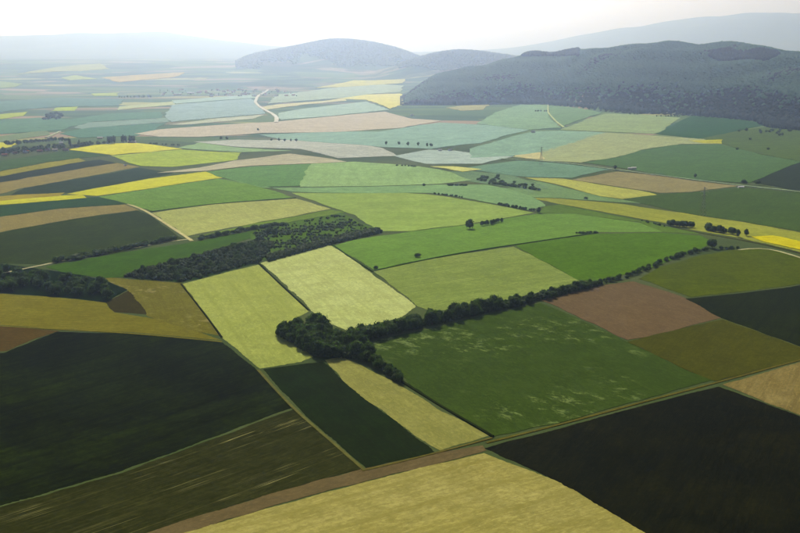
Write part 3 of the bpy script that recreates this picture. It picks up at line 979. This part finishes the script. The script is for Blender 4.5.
area(T, T, [(122, 277), (200, 256), (262, 241), (276, 247), (258, 262), (200, 277), (180, 281), (140, 278)], 26, (6.5, 9.5),
     'small tree rising from the dark scrub strip left of the pale fields', 'tree', 'trees of the dark scrub strip', gap=9.0)
row(SH, SH, [(56, 263), (80, 258), (120, 250), (150, 244), (176, 239)], 54, (4, 7), 5,
    'hedge shrub along the lane left of the pale farm track', 'shrub', 'hedge shrubs left of the track', wide=1.35)
row(SH, SH, [(198, 240), (230, 234), (262, 228), (286, 225)], 34, (4, 6.5), 4,
    'hedge shrub along the lane right of the pale farm track', 'shrub', 'hedge shrubs right of the track', wide=1.35)
single(T, T, (269, 234), 10, 'left tree of the pair at the corner of the plantation', 'tree')
single(T, T, (276, 236), 11, 'right tree of the pair at the corner of the plantation', 'tree')
single(T, T, (470, 229), 14, 'lone round tree in the middle of the green fields', 'tree', wide=1.1)
row(T, T, [(483, 226), (502, 222)], 9, (6, 8), 3, 'tree in the short dense clump right of the lone tree', 'tree', 'clump right of the lone tree')
single(SH, SH, (418, 257), 5, 'small dark bush on the ditch line left of centre', 'shrub', wide=1.3)
single(SH, SH, (376, 269), 4, 'small bush at the corner of the pale field', 'shrub')
row(SH, SH, [(434, 194), (464, 198)], 12, (2.5, 4), 2, 'low bush in the short dark line on the green rise', 'shrub', 'bush line on the rise')
row(SH, SH, [(498, 205), (520, 209), (538, 212)], 16, (3, 5), 3, 'bush in the dark line at the end of the green rise', 'shrub', 'bush line at the end of the rise')
single(T, T, (539, 213), 9, 'small tree ending the bush line on the green rise', 'tree')
area(SH, SH, [(470, 176), (500, 177), (530, 184), (540, 189), (520, 189), (490, 184)], 26, (3.5, 6.5), 'grey green bush scattered over the shallow hollow', 'shrub', 'bushes in the hollow', wide=1.4)
row(SH, SH, [(488, 184), (515, 187), (540, 191)], 18, (4, 6), 4, 'bush in the dark front line of the hollow', 'shrub', 'front bushes of the hollow', wide=1.3)
row(SH, SH, [(447, 186), (468, 186)], 9, (3.5, 5.5), 4, 'bush of the dark patch left of the hollow', 'shrub', 'bush patch left of the hollow', wide=1.3)
single(SH, SH, (424, 186), 5, 'single dark bush on the line left of the bush patch', 'shrub')
row(SH, SH, [(396, 166), (417, 167)], 6, (2.5, 4), 3, 'low bush on the brow left of the thin yellow sliver', 'shrub', 'brow bushes', wide=1.3)
row(SH, SH, [(576, 234), (597, 233)], 8, (2.2, 3.5), 3, 'low bush of the reedy patch in the right green field', 'shrub', 'reedy patch bushes', wide=1.5)
single(SH, SH, (586, 199), 4, 'tiny bush beside the long yellow green strip', 'shrub', wide=1.3)
row(T, T, [(668, 226), (694, 228)], 12, (8, 11), 4, 'tree in the left clump on the edge of the long yellow strip', 'tree', 'left clump at the yellow strip')
row(T, T, [(705, 230), (736, 235)], 15, (8, 12), 4, 'tree in the right clump on the edge of the long yellow strip', 'tree', 'right clump at the yellow strip')
single(T, T, (738, 237), 11, 'tree standing just right of the two clumps', 'tree', wide=.8)
single(T, T, (746, 236), 10, 'rightmost small tree by the vivid yellow patch', 'tree', wide=.8)
row(SH, SH, [(640, 221), (666, 227)], 9, (2.5, 4), 2, 'low shrub leading to the left clump', 'shrub', 'shrubs leading to the left clump')
single('tree', 'far_tree', (615, 170), 11, 'small tree by the road left of the white sheds', 'tree')
single('tree', 'far_tree', (695, 178), 10, 'small tree on the road above the brown field', 'tree')
single('tree', 'far_tree', (744, 185), 12, 'left of two trees on the road at the dark field', 'tree')
single('tree', 'far_tree', (758, 185), 10, 'right of two trees on the road at the dark field', 'tree')
area('tree', 'far_tree', [(738, 131), (792, 131), (790, 137), (740, 135)], 14, (9, 13), 'tree of the dotted row below the forest corner', 'tree', 'dotted row below the forest', wide=1.2, gap=10)
for k, (q, lb) in enumerate((((737, 150), 'lone bush lowest left in the grey pasture'), ((768, 150), 'lone bush lowest right in the grey pasture'),
                            ((750, 140), 'lone bush in the middle of the grey pasture'))):
    single('shrub', SH, q, 7, lb, 'shrub', wide=1.3)
single('tree', 'far_tree', (770, 128), 14, 'tree standing against the outlying corner of the forest', 'tree', wide=1.3)
row('tree', 'far_tree', [(629, 115), (640, 115)], 3, (10, 13), 4, 'dark tree at the forest corner above the pale field', 'tree', 'trees at the forest corner')
row('tree', 'far_tree', [(656, 117), (682, 117)], 8, (8, 12), 6, 'tree of the thin row under the middle of the forest', 'tree', 'thin row under the forest')
row('tree', 'far_tree', [(533, 112), (548, 112)], 5, (9, 12), 5, 'tree of the short row at the lane to the forest', 'tree', 'short row at the forest lane')
for k, q in enumerate(((386, 145), (399, 145), (408, 146), (418, 146), (427, 147), (431, 147))):
    single('tree', 'far_tree', q, 11, ('first', 'second', 'third', 'fourth', 'fifth', 'last')[k] + ' tree from the left in the distant roadside row', 'tree', 'distant roadside row')
for q, lb in (((258, 131), 'lone tree in the distant pink brown field'), ((221, 140), 'left of two distant trees under the pink brown field'),
              ((227, 140), 'right of two distant trees under the pink brown field')):
    single('tree', 'far_tree', q, 11, lb, 'tree')
row('tree', 'far_tree', [(270, 141), (298, 142)], 5, (8, 11), 6, 'tree of the distant loose row right of the two trees', 'tree', 'loose row right of the two trees')
area('tree', 'far_tree', [(42, 121), (48, 115), (60, 114), (63, 118), (56, 121)], 26, (11, 16), 'tree of the small round wood in the left distance', 'tree', 'small round wood', wide=1.3, gap=9)
row('tree', 'far_tree', [(118, 98), (122, 98), (135, 98), (152, 98)], 12, (12, 20), 10, 'tree of the hazy row beyond the left fields', 'tree', 'hazy far row', wide=1.1)
# village trees
row('tree', 'far_tree', [(-20, 155), (0, 153), (30, 151), (68, 147)], 86, (7, 12), 40, 'dark garden tree among the village houses', 'tree', 'village garden trees', wide=1.35)
row('tree', 'far_tree', [(-30, 148), (0, 146), (30, 143), (68, 141)], 46, (8, 14), 20, 'garden tree at the back of the village', 'tree', 'back village trees', wide=1.35)
row('tree', 'far_tree', [(72, 148), (85, 146), (105, 144)], 24, (8, 12), 10, 'tree behind the left end of the rapeseed field', 'tree', 'trees behind the rapeseed', wide=1.35)
for q, h, lb in (((70, 147), 23, 'tallest dark tree left of the rapeseed field'), ((79, 146), 16, 'second tall tree left of the rapeseed field')):
    single('tall_tree', 'poplar_tree', q, h, lb, 'tree', wide=1.1)
row('tall_tree', 'poplar_tree', [(107, 144), (115, 144)], 4, (19, 23), 4, 'tall poplar in the left group behind the rapeseed field', 'tree', 'left poplars', wide=1.1)
row('tall_tree', 'poplar_tree', [(121, 143), (135, 143)], 6, (19, 24), 4, 'tall poplar in the right group by the pale barn', 'tree', 'right poplars', wide=1.1)
row('shrub', SH, [(148, 144), (180, 146)], 8, (4, 6), 4, 'low shrub along the far edge of the rapeseed field', 'shrub', 'shrubs behind the rapeseed', wide=1.3)


def joined_stuff(name, pts, label, cat, mat, lobes=ICO1, seed=1, rough=.24, soft=False):
    """pts: rows of x, y, radius, height -> one mesh of uneven crowns"""
    rng = np.random.default_rng(seed)
    v, f = lobes
    n, k = len(pts), len(v)
    ph = rng.uniform(0, 6.28, (n, 3))
    nz = 1 + rng.uniform(-rough, rough, (n, k))
    rot = rng.uniform(0, 6.28, n)
    cx, sx = np.cos(rot)[:, None], np.sin(rot)[:, None]
    X = (v[None, :, 0] * cx - v[None, :, 1] * sx) * nz
    Y = (v[None, :, 0] * sx + v[None, :, 1] * cx) * nz
    Z = v[None, :, 2] * nz
    z0 = height(pts[:, 0], pts[:, 1])
    P = np.stack([X * pts[:, 2:3] + pts[:, 0:1], Y * pts[:, 2:3] + pts[:, 1:2], Z * pts[:, 3:4] * .5 + (z0 + pts[:, 3] * .5)[:, None]], -1).reshape(-1, 3)
    Fa = (f[None] + (np.arange(n) * k)[:, None, None]).reshape(-1, 3)
    me = bpy.data.meshes.new(name)
    me.vertices.add(len(P)); me.vertices.foreach_set('co', P.ravel())
    me.loops.add(Fa.size); me.loops.foreach_set('vertex_index', Fa.ravel().astype(np.int32))
    me.polygons.add(len(Fa)); me.polygons.foreach_set('loop_start', np.arange(0, Fa.size, 3))
    if soft:
        me.polygons.foreach_set('use_smooth', np.ones(len(Fa), bool))
    me.update(calc_edges=True)
    return tag(link(name, me, mat), label, cat, kind='stuff')


def fill_points(px_poly, gap, rr, hr, rng, jitter=.4, rows=None):
    w = ground(px_poly)
    lo, hi = w.min(0), w.max(0)
    X, Y = np.meshgrid(np.arange(lo[0], hi[0], gap), np.arange(lo[1], hi[1], gap))
    X = X.ravel() + rng.uniform(-jitter, jitter, X.size) * gap
    Y = Y.ravel() + rng.uniform(-jitter, jitter, Y.size) * gap
    ok = inside(X, Y, w)
    X, Y = X[ok], Y[ok]
    return np.column_stack([X, Y, rng.uniform(*rr, len(X)), rng.uniform(*hr, len(X))])


rng = np.random.default_rng(21)
a_ = fill_points([(252, 232), (300, 222), (340, 215), (378, 232), (330, 243), (266, 259), (260, 247)], 4.6, (1.1, 2.2), (1.4, 4.0), rng)
keep = np.sin(a_[:, 0] * .10 + a_[:, 1] * .23) + np.sin(a_[:, 0] * .037 - a_[:, 1] * .051 + 1) * .8 + rng.normal(0, .7, len(a_)) > .35
b_ = fill_points([(266, 258), (330, 241), (376, 230), (382, 233), (330, 245), (268, 262)], 3.2, (1.6, 2.8), (3.5, 6), rng)
joined_stuff('young_plantation', np.concatenate([a_[keep], b_]), 'rough plantation of young dark trees beside the tan green field', 'plantation', LEAF_SHRUB, ICO2, 5)

s_ = fill_points([(122, 277), (200, 255), (262, 240), (276, 246), (258, 263), (200, 278), (180, 282), (140, 279)], 3.4, (1.4, 2.6), (2.5, 5.5), rng)
joined_stuff('scrub_thicket', s_[rng.random(len(s_)) < .45], 'low dark thicket filling the scrub strip left of the pale fields', 'thicket', LEAF_SHRUB, ICO2, 6)

# low undergrowth closing the hedgerow and the copse
u_ = [fill_points(q, 2.6, (1.5, 2.6), (2.5, 5.5), rng) for q in (
    [(350, 338), (400, 327), (440, 318), (480, 309.5), (520, 301.5), (560, 292), (600, 283), (602, 285), (560, 295.5), (520, 306), (480, 314), (440, 323), (400, 332.5), (352, 343.5)],
    [(276, 334), (315, 325), (338, 339), (362, 347), (403, 383), (398, 383), (372, 363), (348, 358), (315, 358)])]
u_ = np.concatenate(u_)
joined_stuff('hedge_undergrowth', u_[rng.random(len(u_)) < .75], 'dark undergrowth closing the gaps of the long hedgerow and copse', 'undergrowth', LEAF_SHRUB, ICO2, 12)

# ------------------------------------------------------------------ houses
def plain(name, c, k=.12):
    m = Nodes(name)
    return m.color(m.mix(m.ramp(m.noise(m.pos(0), 1.2, 4, .6), .3, .7), c, mul(c, 1 - 2 * k)))


WALLS = {'white': plain('white_render', (.72, .70, .66)), 'cream': plain('cream_render', (.58, .50, .36)), 'pink': plain('pink_render', (.55, .40, .34))}
ROOFS = {'red': plain('red_tile', (.40, .15, .10)), 'brown': plain('brown_tile', (.16, .09, .06)), 'pale': plain('pale_sheet', (.66, .58, .54)), 'white': plain('white_sheet', (.75, .74, .72))}
GLASS = plain('dark_pane', (.03, .035, .04))
WOOD = plain('door_wood', (.14, .08, .05))


def box(cx, cy, cz, sx, sy, sz):
    v = [(cx + a * sx / 2, cy + b * sy / 2, cz + c * sz / 2) for c in (-1, 1) for a, b in ((-1, -1), (1, -1), (1, 1), (-1, 1))]
    f = [(0, 3, 2, 1), (4, 5, 6, 7), (0, 1, 5, 4), (1, 2, 6, 5), (2, 3, 7, 6), (3, 0, 4, 7)]
    return v, f


MESHES = {}


def shape(key, vf):
    if key not in MESHES:
        MESHES[key] = mesh_from(key.split('|')[0], *vf)
    return MESHES[key]


def house(name, px, size, wall, roof, label, rotz=0.0, cat='house', group=None, parts=True):
    L, W, H, R = size
    x, y = ground([px])[0]
    root = bpy.data.objects.new(name, None); COL.objects.link(root)
    root.location = (x, y, h1(x, y)); root.rotation_euler = (0, 0, rotz)
    key = '%s%s%s%s%s%s' % (L, W, H, R, wall, roof)
    l, w = L / 2, W / 2
    wv = [(-l, -w, -1), (l, -w, -1), (l, w, -1), (-l, w, -1), (-l, -w, H), (l, -w, H), (l, w, H), (-l, w, H), (-l, 0, H + R), (l, 0, H + R)]
    wf = [(0, 1, 5, 4), (2, 3, 7, 6), (1, 2, 6, 9, 5), (3, 0, 4, 8, 7)]
    link('wall', shape('wall|' + key, (wv, wf)), WALLS[wall], root)
    a, b, e = l + .5, w + .5, .5 * R / w
    rv = [(-a, -b, H - e), (a, -b, H - e), (a, 0, H + R), (-a, 0, H + R), (a, b, H - e), (-a, b, H - e)]
    rv += [(p, q, r + .25) for p, q, r in rv]
    rf = [(6, 7, 8, 9), (9, 8, 10, 11), (0, 3, 2, 1), (3, 5, 4, 2), (0, 1, 7, 6), (5, 11, 10, 4), (1, 2, 8, 7), (2, 4, 10, 8), (0, 6, 9, 3), (3, 9, 11, 5)]
    rf_o = link('roof', shape('roof|' + key, (rv, rf)), ROOFS[roof], root)
    if parts:
        link('chimney', shape('chimney|' + key, box(l * .4, w * .3, H + R, .8, .8, 2.2)), WALLS['pink'], rf_o)
        link('door', shape('door|' + key, box(0, -w - .03, 1.0, 1.1, .12, 2.1)), WOOD, root)
        win = shape('window|' + key, box(0, 0, 0, 1.3, .12, 1.4))
        for q in (-.65, -.32, .32, .65):
            o = link('window', win, GLASS, root); o.location = (q * L / 2 * 1.15, -w - .03, 1.9)
        gw = shape('window|g' + key, box(0, 0, 0, .12, 1.2, 1.3))
        for q in (-.4, .4):
            o = link('window', gw, GLASS, root); o.location = (l + .03, q * W / 2, 1.9)
    tag(root, label, cat, group)
    return root


house('village_house', (26, 153), (9, 13, 5.5, 2.4), 'white', 'red', 'white gabled house facing the fields in the near village', 1.45)
house('village_house', (5, 156), (14, 9, 3.5, 2.4), 'cream', 'red', 'red roofed house at the left edge of the near village')
house('village_house', (15, 154), (12, 8, 3.2, 2.4), 'white', 'brown', 'brown roofed house left of the white gabled house', .3)
house('village_house', (40, 152), (13, 8, 3.5, 2.4), 'pink', 'red', 'red roofed house right of the white gabled house', .1)
house('village_house', (48, 151), (12, 8, 3.5, 2.4), 'white', 'brown', 'second house right of the white gabled house', -.2)
house('village_house', (55, 151), (13, 9, 3.8, 2.4), 'white', 'pale', 'pale roofed house near the middle of the village', .2)
house('village_house', (61, 144), (10, 8, 4, 2.4), 'white', 'white', 'small white house at the back of the village', .5)
house('village_house', (66, 151), (14, 9, 4, 2.4), 'cream', 'brown', 'cream walled house at the right end of the village', -.1)
house('farm_barn', (100, 139), (16, 10, 4, 2.2), 'cream', 'pale', 'pale roofed barn behind the rapeseed field', .2, 'barn')
house('farm_barn', (132, 143), (21, 12, 4, 2.4), 'pink', 'pale', 'pinkish barn at the far edge of the rapeseed field', .05, 'barn')
house('field_hut', (125.5, 166), (6, 4, 2.2, 1.4), 'pink', 'pale', 'small pale hut at the end of the grey brown strip', .2, 'hut', parts=False)
house('white_shed', (629.8, 169.5), (8, 6, 3.4, 1.2), 'white', 'white', 'left of two small white sheds above the country road', .0, 'shed', parts=False)
house('white_shed', (633.8, 169.3), (9.5, 6, 3.8, 1.2), 'white', 'white', 'right of two small white sheds above the country road', .0, 'shed', parts=False)
house('white_shed', (741, 188), (10, 6, 2.6, 1.0), 'white', 'white', 'low white shed by the road at the dark field', -.1, 'shed', parts=False)
house('farm_house', (440, 151), (9, 7, 3, 2), 'white', 'pale', 'left of two tiny pale houses in the grey band', .1, parts=False)
house('farm_house', (450, 151), (10, 7, 3, 2.4), 'white', 'pale', 'right of two tiny pale houses in the grey band', .1, parts=False)
house('farm_house', (412, 116), (14, 9, 4, 3), 'white', 'pale', 'tiny pale house beside the distant pink brown field', .1, parts=False)
house('farm_house', (533, 133), (12, 8, 4, 3), 'white', 'pale', 'tiny pale house below the lane to the forest', .1, parts=False)
house('long_barn', (191, 94), (52, 22, 8, 5), 'white', 'white', 'long bright white barn in the far village', .05, 'barn', parts=False)
rv = random.Random(5)
for i in range(56):
    q = (rv.uniform(160, 296), rv.uniform(90, 97)) if i > 8 else (rv.uniform(205, 245), rv.uniform(91, 96))
    if abs(q[0] - 191) < 7: continue
    house('village_house', q, ((20, 13, 6, 2.4), (24, 14, 6, 6), (16, 12, 6, 5))[i % 3], ('white', 'cream', 'pink')[i % 3], ('red', 'pale', 'red', 'white', 'brown')[i % 5],
          'tiny hazy house of the far village', rv.uniform(-.6, .6), group='houses of the far village', parts=False)
for i in range(30):
    q = (rv.uniform(160, 300), rv.uniform(90, 97))
    single('tree', 'far_tree', q, rv.uniform(8, 12), 'tiny hazy tree among the far village houses', 'tree', 'trees of the far village', 1.3)


# ------------------------------------------------------------------ lattice pylons
def pylon(px, h, label):
    bm = bmesh.new()

    def bar(a, b, r):
        a, b = Vector(a), Vector(b)
        q = (b - a).to_track_quat('Z', 'Y')
        rg = [[bm.verts.new(p + q @ Vector(((i in (0, 3)) * 2 * r - r, (i in (0, 1)) * 2 * r - r, 0))) for i in range(4)] for p in (a, b)]
        for i in range(4):
            bm.faces.new((rg[0][i], rg[0][(i + 1) % 4], rg[1][(i + 1) % 4], rg[1][i]))

    def wd(t): return 3.2 * (1 - t) ** 1.3 + .45
    lv = [0, .14, .27, .39, .5, .6, .69, .77, .85, .92, 1.0]
    for i in range(len(lv) - 1):
        t0, t1 = lv[i], lv[i + 1]
        c0 = [(a * wd(t0), b * wd(t0), t0 * h) for a, b in ((-1, -1), (1, -1), (1, 1), (-1, 1))]
        c1 = [(a * wd(t1), b * wd(t1), t1 * h) for a, b in ((-1, -1), (1, -1), (1, 1), (-1, 1))]
        for k in range(4):
            bar(c0[k], c1[k], .11)
            bar(c0[k], c1[(k + 1) % 4], .06)
            bar(c0[(k + 1) % 4], c1[k], .06)
    me = bpy.data.meshes.new('tower'); bm.to_mesh(me); bm.free()
    x, y = ground([px])[0]
    root = bpy.data.objects.new('power_pylon', None); COL.objects.link(root)
    root.location = (x, y, h1(x, y) - .2); root.rotation_euler = (0, 0, .35)
    st = plain('galvanised_steel', (.30, .31, .32))
    link('tower', me, st, root)
    for t, w in ((.72, 5.5), (.83, 7.5), (.94, 5.0)):
        bm = bmesh.new()
        for s in (-1, 1):
            bar((0, 0, t * h + 1.4), (s * w, 0, t * h + .2), .09)
            for dy in (-.4, .4):
                bar((0, dy, t * h), (s * w, 0, t * h + .2), .09)
            bar((s * w, 0, t * h + .2), (s * w, 0, t * h - 1.6), .10)
        me = bpy.data.meshes.new('cross_arm'); bm.to_mesh(me); bm.free()
        link('cross_arm', me, st, root)
    tag(root, label, 'pylon', 'power line pylons')


pylon((703, 216), 46, 'tall lattice power pylon above the right tree clump')
pylon((541, 165), 40, 'faint lattice power pylon at the tip of the pale field')

# ------------------------------------------------------------------ forest on the hill and woods on the far hills
rng = np.random.default_rng(31)
gap = 11.0
X, Y = np.meshgrid(np.arange(-80, 2600, gap), np.arange(2900, 7000, gap))
X = X.ravel() + rng.uniform(-.45, .45, X.size) * gap
Y = Y.ravel() + rng.uniform(-.45, .45, Y.size) * gap
PX = 400 + FOCAL * X / Y
d0, d1, zc = hill_frame(PX)
t = (Y - d0) / (d1 - d0)
edge = 0.012 * np.sin(X / 37.0) + 0.01 * np.sin(X / 90.0 + 2)
ok = (t > edge) & (t < 1.06) & (PX > 399) & (PX < 985) & (zc > 4)
X, Y, t, PX = X[ok], Y[ok], t[ok], PX[ok]
Z = height(X, Y)
PYa = HORIZON + (CAM_Z - Z) / Y * FOCAL
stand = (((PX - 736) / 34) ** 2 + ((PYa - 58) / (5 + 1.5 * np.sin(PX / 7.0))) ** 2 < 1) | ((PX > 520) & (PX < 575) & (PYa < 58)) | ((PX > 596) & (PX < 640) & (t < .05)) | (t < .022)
low = t + 0.03 * np.sin(X / 61.0) + 0.02 * np.sin(X / 23.0 + Y / 40.0) + rng.normal(0, .025, len(t)) < .10  # steep foot: darker leaf colour stands in for its shade
n = len(X)
big = np.sin(X / 160.0 + 1) * np.sin(Y / 140.0) + rng.normal(0, .12, n)
rad = rng.uniform(6.5, 12.5, n)
hh = 14.5 + 3 * np.sin(X / 47.0 + Y / 61.0) + rng.normal(0, 1.2, n)
hh[stand] = rng.uniform(22, 30, stand.sum())
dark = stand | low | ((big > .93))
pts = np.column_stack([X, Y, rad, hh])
joined_stuff('hill_forest', pts[~dark], 'broadleaf forest covering the big hill on the right', 'forest', LEAF_WOOD, ICO1, 7, .13, True)
joined_stuff('dark_stand_and_shaded_foot', pts[dark], 'darker stands and shaded foot of the forest on the big hill', 'forest', LEAF_DARK, ICO1, 8, .13, True)
# shaded leaf litter under the forest
us = np.linspace(400, 990, 70)
fd0, fd1, fz = hill_frame(us)
front = [((u - 400) / FOCAL * (a - 6), a - 6) for u, a in zip(us, fd0)]
back = [((u - 400) / FOCAL * (a + 200), a + 200) for u, a in zip(us, fd1)]
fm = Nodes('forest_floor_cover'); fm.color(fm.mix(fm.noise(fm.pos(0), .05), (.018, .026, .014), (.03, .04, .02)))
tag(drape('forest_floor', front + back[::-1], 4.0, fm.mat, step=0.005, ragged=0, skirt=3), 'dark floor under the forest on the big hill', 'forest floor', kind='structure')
# outlying corner of the forest, right
c_ = fill_points([(757, 124), (764, 120), (800, 122), (900, 128), (900, 137), (800, 131), (768, 128)], 10, (4.5, 7), (13, 20), rng)
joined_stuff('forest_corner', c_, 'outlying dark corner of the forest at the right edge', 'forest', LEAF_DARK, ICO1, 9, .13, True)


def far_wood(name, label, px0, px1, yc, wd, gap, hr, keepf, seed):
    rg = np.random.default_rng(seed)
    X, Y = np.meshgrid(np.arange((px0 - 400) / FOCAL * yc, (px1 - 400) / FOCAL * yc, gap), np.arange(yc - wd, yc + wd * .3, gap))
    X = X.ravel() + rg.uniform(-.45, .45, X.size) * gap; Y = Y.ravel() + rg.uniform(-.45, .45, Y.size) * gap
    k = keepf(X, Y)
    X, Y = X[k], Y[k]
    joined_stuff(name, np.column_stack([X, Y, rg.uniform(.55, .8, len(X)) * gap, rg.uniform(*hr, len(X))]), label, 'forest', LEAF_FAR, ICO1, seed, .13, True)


def on1(X, Y):
    px = 400 + FOCAL * X / Y
    top = CAM_Z + (HORIZON - MID1_Y(px)) * 12.5
    z = height(X, Y)
    edge = 250 + 55 * np.sin(X / 230.0) + 35 * np.sin(X / 80.0 + Y / 200.0) + RNG.normal(0, 30, X.shape)
    return (z > edge) & (top > 220)


def on2(X, Y):
    px = 400 + FOCAL * X / Y
    return (height(X, Y) > 165 + 20 * np.sin(X / 90.0)) & (px > 398) & (px < 560)


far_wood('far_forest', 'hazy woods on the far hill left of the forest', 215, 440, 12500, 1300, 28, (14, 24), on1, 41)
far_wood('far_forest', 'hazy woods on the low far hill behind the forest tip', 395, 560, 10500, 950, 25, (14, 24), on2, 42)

# ------------------------------------------------------------------ haze in the air
v, f = box(0, 11700, 0, 32000, 24400, 2)
TOP, BOT = 1700.0, -40.0
v = [(a, b, TOP if c > 0 else BOT) for a, b, c in v]
hz = link('haze', mesh_from('haze', v, f))
hm = bpy.data.materials.new('haze_air'); hm.use_nodes = True
ht = hm.node_tree; ht.nodes.clear()
ho = ht.nodes.new('ShaderNodeOutputMaterial')
hv = ht.nodes.new('ShaderNodeVolumePrincipled')
hv.inputs['Color'].default_value = (*(HAZE / HAZE.max()), 1)
hv.inputs['Absorption Color'].default_value = (1, 1, 1, 1)
hv.inputs['Density'].default_value = float(HAZE.max())
hv.inputs['Anisotropy'].default_value = 0.86
ht.links.new(hv.outputs[0], ho.inputs['Volume'])
hz.data.materials.append(hm)
tag(hz, 'pale summer haze filling the whole valley air', 'haze', kind='stuff')
